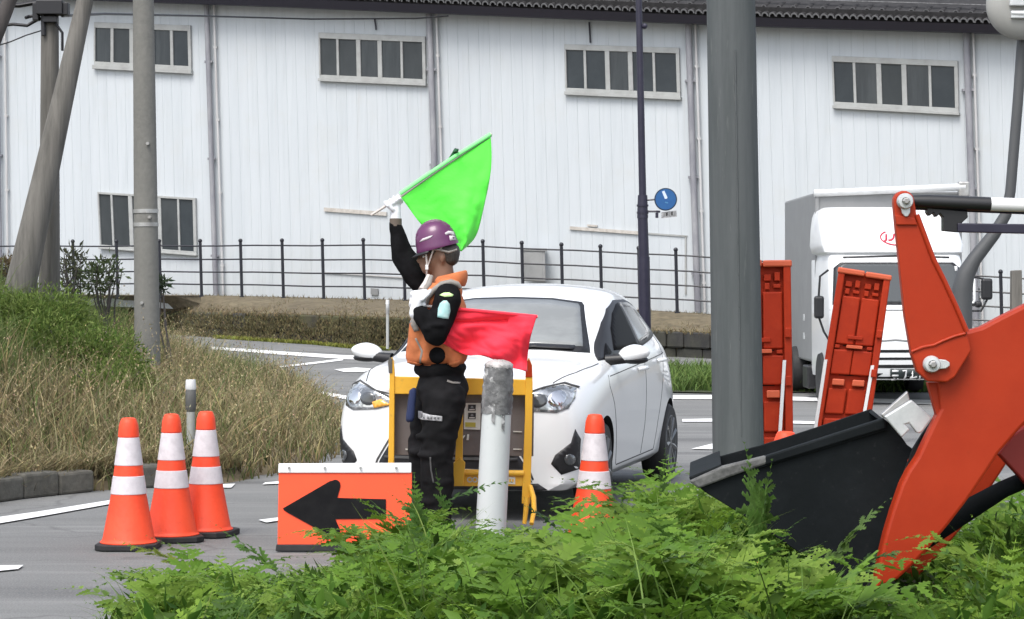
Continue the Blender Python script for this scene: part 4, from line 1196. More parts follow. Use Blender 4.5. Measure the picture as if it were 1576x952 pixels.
# crease-ish: sharpen the character edges a little
cr = bm.edges.layers.float.new('crease_edge')
for e in bm.edges:
    a, b_ = e.verts
    za, zb = a.co.z, b_.co.z
    if za < .26 and zb < .26: e[cr] = .7
bm.to_mesh(me); bm.free()
body = bpy.data.objects.new('body', me); COL.objects.link(body)
sd = body.modifiers.new('sub', 'SUBSURF'); sd.levels = 3; sd.render_levels = 3
bake(body)
# wheel arches
cut = MB()
WHX = (1.0, -1.41)
for wx in WHX:
    for s in (1, -1):
        cut.add(*(lambda m_: (m_.v, m_.f))(MB().lathe([(.335, -.14), (.335, .2)], 40, 0, Matrix.Translation((wx, s * .78 * WY, .30)) @ Matrix.Rotation(R(-90 * s), 4, 'X'))), 0)
cutter = cut.build('wheel_arch_cutter', M['inner_dark'], weld=True)
bo_ = body.modifiers.new('arch', 'BOOLEAN'); bo_.operation = 'DIFFERENCE'; bo_.object = cutter; bo_.solver = 'EXACT'; bo_.material_mode = 'TRANSFER'
bake(body)
bpy.data.objects.remove(cutter)
body.data.polygons.foreach_set('use_smooth', [True] * len(body.data.polygons)); body.data.set_sharp_from_angle(angle=R(32))
body.parent = car; ORG[body.name] = Vector((0, 0, 0))
CB = bvh_of(body) if False else BVHTree.FromPolygons([v.co.copy() for v in body.data.vertices], [tuple(p.vertices) for p in body.data.polygons])
FRONT = (Vector((4, 0, 0)), Vector((0, 1, 0)), Vector((0, 0, 1)), Vector((-1, 0, 0)))
def SIDE(s): return (Vector((0, 4 * s, 0)), Vector((1, 0, 0)), Vector((0, 0, 1)), Vector((0, -s, 0)))
def mir(p): return [(-a, b_) for a, b_ in reversed(p)]
def sc(p): return [(a * WY, b_) for a, b_ in p]
def cpatch(name, pts, frame, m, off=.004, tol=.05, par=None, smooth=180):
    mb = patch(CB, pts, frame, tol, off)
    o = mb.build(name, m, par or car, smooth=smooth)
    so = o.modifiers.new('thick', 'SOLIDIFY'); so.thickness = .006; so.offset = -1
    return o
# windscreen with black frit border and dash line
ws_out = sc([(-.665, 1.036), (-.40, 1.058), (0, 1.066), (.40, 1.058), (.665, 1.036), (.575, 1.22), (.51, 1.352), (.485, 1.375), (.28, 1.402), (0, 1.41), (-.28, 1.402), (-.485, 1.375), (-.51, 1.352), (-.575, 1.22)])
wsb = cpatch('windscreen', ws_out, FRONT, M['black_trim'], .002, .06)
ws_in = sc([(-.605, 1.078), (-.40, 1.088), (0, 1.094), (.40, 1.088), (.605, 1.078), (.553, 1.20), (.490, 1.338), (.468, 1.360), (.28, 1.387), (0, 1.395), (-.28, 1.387), (-.468, 1.360), (-.490, 1.338), (-.553, 1.20)])
cpatch('windscreen_glass', ws_in, FRONT, M['glass'], .006, .06, wsb)
M['sticker'] = mat('white_paper', (0.75, .76, .76), .6)
cpatch('dashboard_paper', sc([(-.61, 1.082), (-.42, 1.092), (-.42, 1.104), (-.605, 1.094)]), FRONT, M['sticker'], .009, .05, wsb)
for a, b_ in (((.05, 1.062), (.56, 1.060)), ((-.60, 1.055), (-.08, 1.068))):
    cpatch('wiper', strip_pts([a, ((a[0] + b_[0]) / 2, (a[1] + b_[1]) / 2 + .012), b_], .022), FRONT, M['black_trim'], .022, .06)
# side windows
for s in (1, -1):
    fr = SIDE(s)
    wo = [(.76, .985), (.56, 1.10), (.30, 1.235), (.06, 1.328), (-.25, 1.385), (-.70, 1.388), (-1.05, 1.345), (-1.30, 1.265), (-1.46, 1.155), (-1.20, 1.118), (-.5, 1.055), (.1, 1.02)]
    so_ = cpatch('side_window', wo, fr, M['black_trim'], .003, .06)
    fw = [(.38, 1.045), (.22, 1.195), (.0, 1.295), (-.25, 1.355), (-.35, 1.366), (-.35, 1.068), (.05, 1.045)]
    rw = [(-.42, 1.072), (-.42, 1.366), (-.72, 1.363), (-1.02, 1.325), (-1.10, 1.145), (-.8, 1.105)]
    tri_ = [(.62, 1.005), (.45, 1.095), (.45, 1.032), (.55, 1.005)]
    cpatch('front_opening_dark', fw, fr, M['glass_dark'], .007, .06, so_)  # black sheet in place of the unlit cabin behind an open window
    cpatch('rear_pane', rw, fr, M['glass_grey'], .007, .06, so_)
    cpatch('quarter_pane', tri_, fr, M['glass_dark'], .007, .06, so_)
    # door outlines, sill, handle
    for ln in ([(.80, .96), (.84, .82), (.74, .70), (.63, .48), (.54, .28)], [(-.37, 1.06), (-.39, .8), (-.38, .50), (-.34, .29)], [(-1.18, 1.12), (-1.16, .95), (-1.02, .72), (-.90, .5), (-.84, .29)], [(.52, .274), (-.84, .285)]):
        cpatch('door_gap', strip_pts(ln, .008), fr, M['seam'], .0015, .08)
    cpatch('side_crease', strip_pts([(.78, .885), (.1, .92), (-.6, .955), (-1.25, .985)], .006), fr, M['seam'], .001, .08)
    for hx in (-.22, -.98):
        mb = MB(); h, n, _, _ = CB.ray_cast(Vector((hx, 4 * s, .90 if hx > -.5 else .935)), Vector((0, -s, 0)))
        mb.tube([h + Vector((.11, s * .004, 0)), h + Vector((.10, s * .030, .004)), h + Vector((0, s * .038, .006)), h + Vector((-.09, s * .030, .004)), h + Vector((-.10, s * .004, 0))], [.014, .016, .017, .016, .014], 10); mb.build('door_handle', M['paint_white'], car, smooth=60)
    # mirror
    mm = Matrix.Rotation(R(-8 * s), 4, 'Z')
    mb = MB(); c = Vector((.60, s * .945 * WY, 1.03))
    mb.ball(c, (.075, .112, .064), 22, 14, 0, mm)
    for i, v in enumerate(mb.v):
        x, y, z = v
        if x < c.x - .035: x = c.x - .035
        yy = (y - c.y) * s
        z = c.z + (z - c.z) * (1.0 - .20 * max(0, yy) / .112) + .012 * (yy / .112)
        mb.v[i] = (x, y, z)
    mi = mb.build('mirror', M['paint_white'], car, smooth=45)
    mb = MB(); mb.ball(c + Vector((-.006, 0, -.040)), (.068, .100, .030), 20, 10, 0, mm); mb.build('mirror_underside', M['black_trim'], mi, smooth=45)
    mb = MB(); mb.tube([Vector((.63, s * .755 * WY, .985)), Vector((.62, s * .83 * WY, .992)), Vector((.61, s * .91 * WY, 1.0))], [.040, .036, .034], 10); mb.build('mirror_foot', M['black_trim'], mi, smooth=45)
    # arch liners and wheels
    for wx in WHX:
        wc = Vector((wx, s * .745 * WY, .297))
        rot = Matrix.Translation(wc) @ Matrix.Rotation(R(-90 * s), 4, 'X') 
        if wx > 0: rot = Matrix.Translation(wc) @ Matrix.Rotation(R(4), 4, 'Z') @ Matrix.Rotation(R(-90 * s), 4, 'X')
        wroot = MB().lathe([(.20, -.09), (.27, -.095), (.293, -.07), (.297, 0), (.293, .07), (.27, .095), (.20, .09)], 40, 0, rot).build('wheel', M['rubber'], car, smooth=40)
        mb = MB(); mb.lathe([(.205, .085), (.20, .075), (.19, .045), (.04, .045), (.001, .045)], 40, 0, rot, cap=False); mb.build('rim_dish', M['inner_dark'], wroot, smooth=40)
        mb = MB()
        for k in range(9):
            a = 2 * math.pi * k / 9
            p0 = rot @ Vector((.03 * math.cos(a), .03 * math.sin(a), .075)); p1 = rot @ Vector((.20 * math.cos(a + .06), .20 * math.sin(a + .06), .082))
            mb.tube([p0, p1], [.018, .024], 6)
        mb.lathe([(.212, .082), (.205, .094), (.192, .088), (.19, .075)], 40, 0, rot, cap=False)
        mb.lathe([(.05, .06), (.05, .085), (.035, .092), (.001, .093)], 20, 0, rot, cap=False)
        mb.build('rim', M['rim'], wroot, smooth=40)
# front lamps, grille, bumper details
for s in (1, -1):
    T_ = (lambda p: p) if s == 1 else mir
    hl = T_(sc([(.35, .735), (.50, .700), (.67, .690), (.735, .715), (.757, .775), (.748, .835), (.68, .858), (.57, .835), (.45, .79)]))
    h_ = cpatch('headlight', hl, FRONT, M['lamp'], .006, .035)
    cpatch('projector', T_(sc([(.56 + .055 * math.cos(2 * math.pi * k / 14), .765 + .042 * math.sin(2 * math.pi * k / 14)) for k in range(14)])), FRONT, M['lamp_dark'], .010, .03, h_)
    cpatch('reflector', T_(sc([(.665 + .05 * math.cos(2 * math.pi * k / 14), .775 + .05 * math.sin(2 * math.pi * k / 14)) for k in range(14)])), FRONT, M['chrome'], .010, .03, h_)
    cpatch('indicator', T_(sc([(.40, .728), (.515, .705), (.53, .745), (.47, .765)])), FRONT, M['amber'], .012, .03, h_)
    cpatch('lamp_edge', T_(sc(strip_pts([(.33, .742), (.45, .80), (.58, .845), (.68, .870), (.757, .84)], .007))), FRONT, M['seam'], .008, .06)
    fog = T_(sc([(.70, .30), (.79, .33), (.80, .52), (.775, .585), (.755, .50), (.665, .425), (.64, .37)]))
    f_ = cpatch('fog_lamp_recess', fog, FRONT, M['black_trim'], .003, .04)
    cpatch('fog_lamp', T_(sc([(.745 + .028 * math.cos(2 * math.pi * k / 14), .395 + .035 * math.sin(2 * math.pi * k / 14)) for k in range(14)])), FRONT, M['lamp_dark'], .008, .03, f_)
    cpatch('bumper_crease', T_(sc(strip_pts([(.53, .27), (.49, .38), (.40, .52), (.33, .60)], .012))), FRONT, M['seam'], .0035, .05)
gr = sc([(-.525, .255), (-.25, .225), (.25, .225), (.525, .255), (.47, .38), (.38, .52), (.30, .62), (-.30, .62), (-.38, .52), (-.47, .38)])
gro = cpatch('grille', gr, FRONT, M['black_trim'], .003, .05)
for z in (.33, .40, .47, .54):
    w = .48 - (z - .33) * .62
    cpatch('grille_bar', sc(strip_pts([(-w, z), (w, z)], .016)), FRONT, M['seam'], .012, .06, gro)
lip = cpatch('bumper_lip', sc([(-.62, .205), (.62, .205), (.56, .245), (-.56, .245)]), FRONT, M['black_trim'], .006, .06)
cpatch('emblem', sc([(.055 * math.cos(2 * math.pi * k / 20), .715 + .038 * math.sin(2 * math.pi * k / 20)) for k in range(20)]), FRONT, M['chrome'], .012, .03)
cpatch('number_plate', sc([(-.165, .44), (.165, .44), (.165, .605), (-.165, .605)]), FRONT, M['white_plastic'], .03, .06)
cpatch('hood_gap', sc(strip_pts([(-.62, .845), (-.36, .79), (0, .775), (.36, .79), (.62, .845)], .008)), FRONT, M['seam'], .002, .06)
UPF = (Vector((0, 0, 4)), Vector((1, 0, 0)), Vector((0, 1, 0)), Vector((0, 0, -1)))
for s in (1, -1):
    cpatch('hood_gap', [(a, b_ * s * WY) for a, b_ in strip_pts([(1.62, .62), (1.3, .70), (1.0, .735), (.82, .745)], .007)], UPF, M['seam'], .002, .08)

# ================================================================= TRUCK
YT = 28.0
M['glass_truck'] = mat('truck_glass', (0.085, 0.092, 0.096), 0.2, spec=0.3)
tr = thing('truck', 'white box truck facing the camera behind the orange barriers', 'truck', (at(1375, 600, YT).x, YT, 0))
TC = at(1385, 500, YT).x
def section(z, w, yf, depth=1.75, r=.16, n=6):
    pts = []
    for cx, cy, a0 in ((TC + w / 2 - r, yf + r, -90), (TC + w / 2 - .05, yf + depth - .05, 0), (TC - w / 2 + .05, yf + depth - .05, 90), (TC - w / 2 + r, yf + r, 180)):
        rr = r if cy < yf + depth / 2 else .05
        for k in range(n + 1):
            a = R(a0 + 90 * k / n); pts.append((cx + rr * math.cos(a), cy + rr * math.sin(a), z))
    return pts
def loft(secs, name, m, smooth=40):
    mb = MB(); S = [section(*q) for q in secs]; n = len(S[0])
    vs = [v for q in S for v in q]; fs = []
    for i in range(len(S) - 1):
        for k in range(n):
            k2 = (k + 1) % n; fs.append((i * n + k, i * n + k2, (i + 1) * n + k2, (i + 1) * n + k))
    fs += [tuple(reversed(range(n))), tuple(range((len(S) - 1) * n, len(S) * n))]
    mb.add(vs, fs); return mb.build(name, m, tr, smooth=smooth)
cab = loft([(.32, 1.683, YT + .05, 1.75, .12), (.40, 1.720, YT, 1.75, .12), (.72, 1.720, YT, 1.75, .12), (1.0, 1.720, YT + .02), (1.22, 1.710, YT + .06), (1.30, 1.701, YT + .09), (1.78, 1.665, YT + .24), (1.86, 1.629, YT + .30), (1.90, 1.538, YT + .42)], 'cab', M['paint_truck'])
fair = loft([(1.86, 1.62, YT + .36, 1.3, .22), (1.90, 1.74, YT + .28, 1.4, .24), (2.0, 1.78, YT + .33, 1.4, .26), (2.20, 1.76, YT + .58, 1.15, .3), (2.36, 1.72, YT + .86, .88, .3), (2.44, 1.66, YT + .98, .74, .26), (2.485, 1.50, YT + 1.12, .55, .2)], 'roof_fairing', M['paint_truck'], 50)
cbv = BVHTree.FromPolygons([v.co + ORG[cab.name] for v in cab.data.vertices], [tuple(p.vertices) for p in cab.data.polygons])
fbv = BVHTree.FromPolygons([v.co + ORG[fair.name] for v in fair.data.vertices], [tuple(p.vertices) for p in fair.data.polygons])
TF = (Vector((TC, 10, 0)), Vector((1, 0, 0)), Vector((0, 0, 1)), Vector((0, 1, 0)))
def tpatch(name, pts, m, off=.008, bv=None, par=None, tol=.15, th=.01):
    mb = patch(bv or cbv, pts, TF, tol, off); o = mb.build(name, m, par or tr, smooth=60)
    so = o.modifiers.new('thick', 'SOLIDIFY'); so.thickness = th; so.offset = -1; return o
wsr = tpatch('windscreen', [(-.81, 1.245), (.81, 1.245), (.78, 1.70), (.70, 1.77), (-.70, 1.77), (-.78, 1.70)], M['black_trim'], .006, tol=.05)
tpatch('windscreen_glass', [(-.77, 1.275), (.77, 1.275), (.745, 1.69), (.67, 1.745), (-.67, 1.745), (-.745, 1.69)], M['glass_truck'], .012, par=wsr, tol=.05)
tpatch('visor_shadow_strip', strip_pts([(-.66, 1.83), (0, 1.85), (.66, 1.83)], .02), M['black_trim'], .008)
M['paper'] = M['label']
tpatch('inspection_sticker', [(.715, 1.66), (.75, 1.66), (.745, 1.72), (.715, 1.72)], M['white_plastic'], .016, par=wsr)
for z0, z1 in ((.655, .69), (.565, .595), (.465, .505)):
    tpatch('grille_slot', [(-.62, z0), (.62, z0 + .005), (.62, z1 + .005), (-.62, z1)], M['inner_dark'], .004)
tpatch('bumper_slot', [(-.62, .315), (-.21, .315), (-.21, .40), (-.62, .40)], M['inner_dark'], .005); tpatch('bumper_slot', [(.5, .315), (.66, .315), (.66, .40), (.5, .40)], M['inner_dark'], .005)
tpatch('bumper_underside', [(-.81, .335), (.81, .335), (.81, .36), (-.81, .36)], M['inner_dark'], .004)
tpatch('panel_line', strip_pts([(-.84, 1.18), (.84, 1.18)], .012), M['seam'], .003)
tpatch('hand_rail_mark', strip_pts([(-.25, .80), (-.05, .815), (.1, .80)], .02), M['box_grey'], .006)
pl = tpatch('number_plate', [(-.12, .30), (.32, .30), (.32, .455), (-.12, .455)], M['plate_green'], .02)
for k, pts in enumerate(([(-.10, .43), (-.02, .43)], [(-.10, .385), (-.02, .385)], [(-.10, .335), (-.03, .325), (-.02, .35)], [(-.065, .445), (-.065, .33)], [(.03, .43), (.075, .44), (.07, .38), (.05, .33)], [(.13, .345), (.16, .43), (.155, .36), (.21, .37)], [(.24, .33), (.25, .38), (.29, .40)])):
    tpatch('plate_mark', strip_pts(pts, .022), M['white_plastic'], .026, par=pl, tol=.2, th=.004)
for s in (1, -1):
    tpatch('headlight', [(s * .62, .50), (s * .815, .51), (s * .815, .66), (s * .62, .65)] if s > 0 else [(-.815, .51), (-.62, .50), (-.62, .65), (-.815, .66)], M['lamp'], .01)
    tpatch('indicator', [(s * .72, .42), (s * .80, .42), (s * .80, .48), (s * .72, .48)] if s > 0 else [(-.72, .42), (-.72, .42), (-.80, .48), (-.80, .48)], M['amber'], .01)
# red oval mark on the fairing
def arc(cx, cz, a, b_, t0, t1, n=28): return [(cx + a * math.cos(R(t0 + (t1 - t0) * k / n)), cz + b_ * math.sin(R(t0 + (t1 - t0) * k / n))) for k in range(n + 1)]
lc = (1378.5 - 1379) / 125.0; lz = 1.5 + (437 - 365.5) / 123.5
tpatch('oval_mark', strip_pts(arc(lc + .02, lz, .185, .092, 125, 400), .016), M['logo_red'], .006, fbv, tol=.04, th=.004)
tpatch('letter_mark', strip_pts([(lc - .085, lz + .045), (lc - .10, lz - .03), (lc - .125, lz - .045)], .024), M['logo_red'], .006, fbv, tol=.06, th=.004)
tpatch('letter_mark', strip_pts([(lc + .015, lz + .05), (lc - .005, lz - .005), (lc - .035, lz - .03), (lc - .075, lz - .035)], .022), M['logo_red'], .006, fbv, tol=.06, th=.004)
tpatch('letter_mark', strip_pts([(lc + .07, lz + .05), (lc + .05, lz - .03), (lc + .11, lz - .035), (lc + .13, lz + .05)], .022), M['logo_red'], .006, fbv, tol=.06, th=.004)
# box body
YX = 29.55
bl, brr = at(1256, 300, YX).x, at(1481, 300, YX).x
zt, zb = 2.70, .47
mb = MB(); mb.box(((bl + brr) / 2, YX + 1.7, (zt + zb) / 2), (brr - bl, 3.4, zt - zb)); mb.build('box_body', M['box_grey'], tr, bevel=.03)
mb = MB(); mb.tube([Vector((bl - .03, YX - .02, zt - .02)), Vector((brr + .02, YX - .10, zt + .06))], .048, 14); mb.build('front_top_rail', M['white_trim'], tr, smooth=50)
mb = MB(); mb.box((brr + .0, YX - .08, zt + .03), (.14, .12, .2)); mb.build('corner_cap', M['steel'], tr, bevel=.02)
mb = MB(); mb.box((bl + .01, YX - .006, (zt + zb) / 2), (.05, .05, zt - zb - .02)); mb.build('corner_post', M['box_grey'], tr, bevel=.01)
mb = MB(); mb.box(((bl + brr) / 2, YX + 1.8, .40), (brr - bl - .3, 3.4, .14)); mb.build('chassis', M['black_trim'], tr)
for z in (1.05, .80):
    mb = MB(); mb.box((bl - .004, YX + 1.2, z), (.012, .10, .09)); mb.build('rivet_plate', M['galv'], tr, bevel=.01)
for s in (1, -1):
    for yy in (YT + .75, YT + 3.6):
        mb = MB(); rt = Matrix.Translation((TC + s * .80, yy, .32)) @ Matrix.Rotation(R(90), 4, 'Y'); mb.lathe([(.2, -.1), (.3, -.1), (.32, -.06), (.32, .06), (.3, .1), (.2, .1)], 28, 0, rt)
        w_ = mb.build('wheel', M['rubber'], tr, smooth=40)
        mb = MB(); mb.lathe([(.2, -.08), (.12, -.04 * s), (.05, -.06 * s), (.2, .08)], 24, 0, rt); mb.build('hub', M['galv'], w_, smooth=40)
mb = MB(); mb.box((bl - .02, YX + .5, .28), (.12, .5, .30)); mb.build('mud_guard', M['black_trim'], tr, bevel=.02)
# mirrors
def tmir(px0, px1, y0, y1, Y, arm):
    mb = MB(); a = at(px0, y1, Y); b_ = at(px1, y0, Y); c = (a + b_) / 2
    mb.box(c, (abs(b_.x - a.x), .10, abs(b_.z - a.z))); m_ = mb.build('mirror', M['black_trim'], tr, bevel=.03)
    mb = MB(); mb.tube([at(*p, Y) for p in arm], .014, 8); mb.build('mirror_arm', M['black_trim'], m_, smooth=50)
tmir(1253, 1268, 455, 490, YT - .05, [(1275, 415), (1262, 425), (1260, 456), (1261, 490), (1268, 510), (1277, 525)])
tmir(1510, 1527, 428, 461, YT - .05, [(1484, 428), (1500, 426), (1518, 430), (1519, 461), (1510, 478), (1490, 478)])
tmir(1500, 1511, 463, 473, YT - .05, [(1490, 468), (1500, 468)])
mb = MB(); mb.tube([Vector((TC + .93, YT + .3, 1.62)), Vector((TC + .965, YT + .25, 1.55)), Vector((TC + .965, YT + .22, 1.30)), Vector((TC + .93, YT + .2, 1.25))], .016, 8); mb.build('grab_handle', M['paint_truck'], tr, smooth=50)
# ================================================================= FLAGMAN
DP = 13.3
def J(px, py, dy=0.0): return at(px, py, DP + dy)
pe = thing('person', 'flagman in orange vest, purple helmet and black trousers raising a green flag', 'person', tuple(J(664, 832)))
from mathutils import noise as mnoise
def blob(name, prims, voxel, m, parent=None, smooth=6, post=None, deform=None, wrinkle=None):
    mb = MB()
    for p in prims:
        if p[0] == 'cap':
            _, a, b_, r0, r1 = p
            n = 5
            mb.tube([a.lerp(b_, k / n) for k in range(n + 1)], [r0 + (r1 - r0) * k / n for k in range(n + 1)], 16)
            mb.ball(a, r0 * .995, 16, 10); mb.ball(b_, r1 * .995, 16, 10)
        elif p[0] == 'ell':
            mb.ball(p[1], p[2], 24, 16, 0, p[3] if len(p) > 3 else None)
    o = mb.build(name, m, parent or pe, weld=False)
    remesh(o, voxel, smooth)
    if deform:
        o0 = ORG[o.name]
        for v in o.data.vertices:
            v.co = deform(v.co + o0) - o0
    if wrinkle:
        amp, fr, st = wrinkle
        o0 = ORG[o.name]
        nrm = [v.normal.copy() for v in o.data.vertices]
        for v, n_ in zip(o.data.vertices, nrm):
            q = v.co + o0; q = Vector((q.x * fr * st[0], q.y * fr * st[1], q.z * fr * st[2]))
            d = 1 - abs(mnoise.noise(q)) * 2.2; d = d * .6 + .4 * mnoise.noise(q * 2.3)
            v.co += n_ * (amp * d)
        o.data.update()
    o.data.polygons.foreach_set('use_smooth', [True] * len(o.data.polygons))
    o.data.materials.clear(); o.data.materials.append(m)
    return o
def obvh(o):
    w0 = ORG[o.name]
    return BVHTree.FromPolygons([v.co + w0 for v in o.data.vertices], [tuple(p.vertices) for p in o.data.polygons])

HC = (678, 386)
body_prims = [
    ('ell', J(679, 384), (.088, .074, .108)), ('ell', J(667, 398), (.070, .060, .070)), ('ell', J(659, 413), (.042, .042, .036)),
    ('cap', J(648.5, 392, -.002), J(644, 401, -.002), .010, .015),           # nose
    ('ell', J(649, 409, -.002), (.014, .022, .010)), ('ell', J(650, 390, -.03), (.014, .018, .012)),      # mouth, brow
    ('ell', J(681, 397, -.072), (.016, .010, .030)), ('ell', J(681, 397, .072), (.016, .010, .030)),      # ears
    ('cap', J(681, 405), J(684, 445), .060, .068),
    ('cap', J(684, 451, -.13), J(680, 451, .13), .050, .050), ('ell', J(680, 490), (.11, .15, .17)), ('ell', J(676, 545), (.115, .14, .12)), ('ell', J(678, 585), (.115, .145, .11)),
    ('cap', J(689, 460, -.225), J(668, 519, -.28), .044, .042), ('cap', J(668, 519, -.28), J(641, 477, -.245), .040, .028),
    ('cap', J(662, 447, .165), J(621, 396, .17), .048, .044), ('cap', J(621, 396, .17), J(608, 337, .16), .040, .027),
    ('ell', J(643, 460, -.245), (.030, .022, .038)), ('ell', J(608, 321, .16), (.026, .024, .040)),
    ('cap', J(683, 605, -.09), J(672, 690, -.10), .085, .062), ('cap', J(672, 690, -.10), J(672, 812, -.10), .060, .042),
    ('cap', J(668, 605, .09), J(654, 690, .09), .085, .062), ('cap', J(654, 690, .09), J(658, 806, .08), .060, .042),
    ('ell', J(662, 822, -.10), (.12, .045, .04)), ('ell', J(648, 816, .08), (.12, .045, .04)),
]
pbody = blob('body', body_prims, .011, M['skin'], smooth=3)
# eyes on the visible side
for dy in (-.035, .035):
    mb = MB(); mb.ball(J(652, 394.5, dy), (.009, .012, .008), 12, 8); mb.build('eye', M['white_plastic'], pe, smooth=60)
    mb = MB(); mb.ball(J(650.3, 394.5, dy), (.006, .006, .006), 10, 6); mb.build('iris', M['hair'], pe, smooth=60)

trs = blob('trousers', [
    ('ell', J(677, 566), (.150, .165, .075)), ('ell', J(681, 598), (.148, .175, .13)),
    ('cap', J(684, 612, -.09), J(673, 686, -.10), .124, .100), ('cap', J(673, 686, -.10), J(673, 800, -.10), .098, .085),
    ('cap', J(668, 612, .09), J(653, 686, .09), .120, .096), ('cap', J(653, 686, .09), J(660, 796, .08), .094, .082),
    ('ell', J(667, 672, -.13), (.10, .05, .035)), ('ell', J(668, 700, -.14), (.10, .06, .028)), ('ell', J(655, 695, .03), (.095, .07, .03)),
    ('ell', J(673, 740, -.14), (.088, .055, .03)), ('ell', J(672, 772, -.13), (.090, .06, .03)), ('ell', J(690, 640, -.15), (.06, .05, .10)),
], .011, M['trousers'], smooth=3, wrinkle=(.013, 7.5, (1, 1, 1.5)))
for px, py, dy in ((658, 822, -.10), (645, 817, .08)):
    blob('boot', [('ell', J(px, py, dy), (.135, .052, .045)), ('cap', J(px + 13, py - 6, dy), J(px + 14, py - 25, dy), .058, .062)], .012, M['rubber'])

vest = blob('vest', [
    ('ell', J(679, 478), (.142, .185, .155)), ('ell', J(672, 528), (.168, .185, .13)), ('ell', J(671, 548), (.172, .188, .062)),
    ('cap', J(690, 448, -.135), J(684, 448, .135), .078, .078), ('cap', J(668, 462, -.09), J(668, 462, .10), .10, .10),
    ('cap', J(645, 500, -.13), J(640, 548, -.11), .06, .055), ('cap', J(660, 515, -.175), J(655, 552, -.165), .026, .03), ('cap', J(700, 470, -.10), J(703, 545, -.10), .055, .06),
    ('cap', J(680, 520, -.175), J(700, 556, -.15), .022, .03),
], .010, M['vest'], smooth=3, wrinkle=(.010, 11, (1.3, 1.3, .8)))
vb = obvh(vest)
# collar
mb = MB()
n = 26
ringc = J(691, 430)
for k in range(n):
    pass
outer = []
for k in range(n + 1):
    a = R(40 + 280 * k / n)            # open to the front (-x is the face side)
    ca, sa = -math.cos(a), math.sin(a)
    base_ = J(688, 441) + Vector((.10 * ca, .10 * sa, 0.0))
    h = .055 + .045 * (.5 + .5 * ca)
    top = J(690, 441) + Vector((.092 * ca + .012, .085 * sa, h))
    mid = base_.lerp(top, .5) + Vector((.012 * ca, .012 * sa, 0))
    outer.append((base_, mid, top))
for a, b_ in zip(outer, outer[1:]):
    for i in range(2): mb.quad(a[i], b_[i], b_[i + 1], a[i + 1])
co = mb.build('collar', M['vest'], pe, smooth=80, weld=True); so = co.modifiers.new('thick', 'SOLIDIFY'); so.thickness = .016; so.offset = 0
sb = co.modifiers.new('sub', 'SUBSURF'); sb.levels = 1; sb.render_levels = 1
VF = (Vector((0, DP - 2, 0)), Vector((1, 0, 0)), Vector((0, 0, 1)), Vector((0, 1, 0)))
def vpx(pts, y=DP): return [((a - CX) / FPX * y, EYE - (b_ - CY) / FPX * y) for a, b_ in pts]
def ppatch(bv, name, pts, m, off=.004, par=None, tol=.02, th=.004):
    mb = patch(bv, vpx(pts, DP - .15), VF, tol, off); o = mb.build(name, m, par or pe, smooth=70)
    if th:
        so = o.modifiers.new('thick', 'SOLIDIFY'); so.thickness = th; so.offset = -1
    return o
ppatch(vb, 'round_badge', [(673 + 12.5 * math.cos(2 * math.pi * k / 22), 546 + 12.5 * math.sin(2 * math.pi * k / 22)) for k in range(22)], M['black_cloth'], .005)
ppatch(vb, 'reflective_band', [(630, 478), (636, 476), (640, 492), (646, 508), (638, 510), (631, 496)], M['band'], .004)
ppatch(vb, 'reflective_band', strip_pts([(640, 520), (650, 540), (646, 560)], 3), M['band'], .003)
ppatch(vb, 'hem_edge', strip_pts([(628, 556), (650, 561), (680, 563), (706, 556)], 3), M['vest'], .008)

# far raised sleeve and near bent sleeve
blob('raised_sleeve', [('cap', J(661, 444, .165), J(640, 420, .17), .078, .082), ('cap', J(640, 420, .17), J(620, 394, .17), .082, .068), ('cap', J(620, 394, .17), J(608, 344, .16), .066, .034)], .010, M['black_cloth'], wrinkle=(.006, 12, (1, 1, 1)))
sl = blob('bent_sleeve', [('ell', J(689, 456, -.225), (.076, .06, .075)), ('cap', J(689, 462, -.24), J(671, 514, -.28), .078, .068), ('cap', J(670, 512, -.285), J(644, 479, -.25), .064, .046), ('ell', J(668, 517, -.285), (.055, .055, .05)),
                       ('ell', J(662, 505, -.32), (.04, .03, .02)), ('ell', J(672, 500, -.33), (.05, .03, .016))], .010, M['black_cloth'], smooth=4, wrinkle=(.006, 12, (1, 1, 1)))
svb = obvh(sl)
ppatch(svb, 'sleeve_badge', [(675, 487), (676, 474), (679, 466), (684, 462), (689, 462), (693, 467), (694, 478), (691, 490), (683, 489)], M['teal_patch'], .004)
ppatch(svb, 'sleeve_stripe', [(678, 454), (684, 450.5), (692, 450), (699, 453.5), (697, 456), (686, 456.5)], M['lime'], .004)
# armhole binding of the vest
mb = MB()
arm_ring = []
for k in range(20):
    a = 2 * math.pi * k / 20
    arm_ring.append(J(687 + 24 * math.cos(a), 466 + 34 * math.sin(a), -.195 - .012 * math.sin(a)))
mb.tube([J(655, 474, -.19), J(659, 458, -.195), J(668, 446, -.20), J(680, 437, -.205), J(694, 434, -.205), J(704, 437, -.20), J(709, 443, -.19)], [.010, .014, .016, .018, .018, .016, .010], 10)
mb.build('reflective_band', M['band'], pe, smooth=60)
mb = MB(); mb.tube([J(664, 425, -.09), J(660, 438, -.13), J(652, 448, -.16), J(645, 462, -.17)], [.014, .018, .018, .016], 8); mb.build('reflective_band', M['band'], pe, smooth=60)
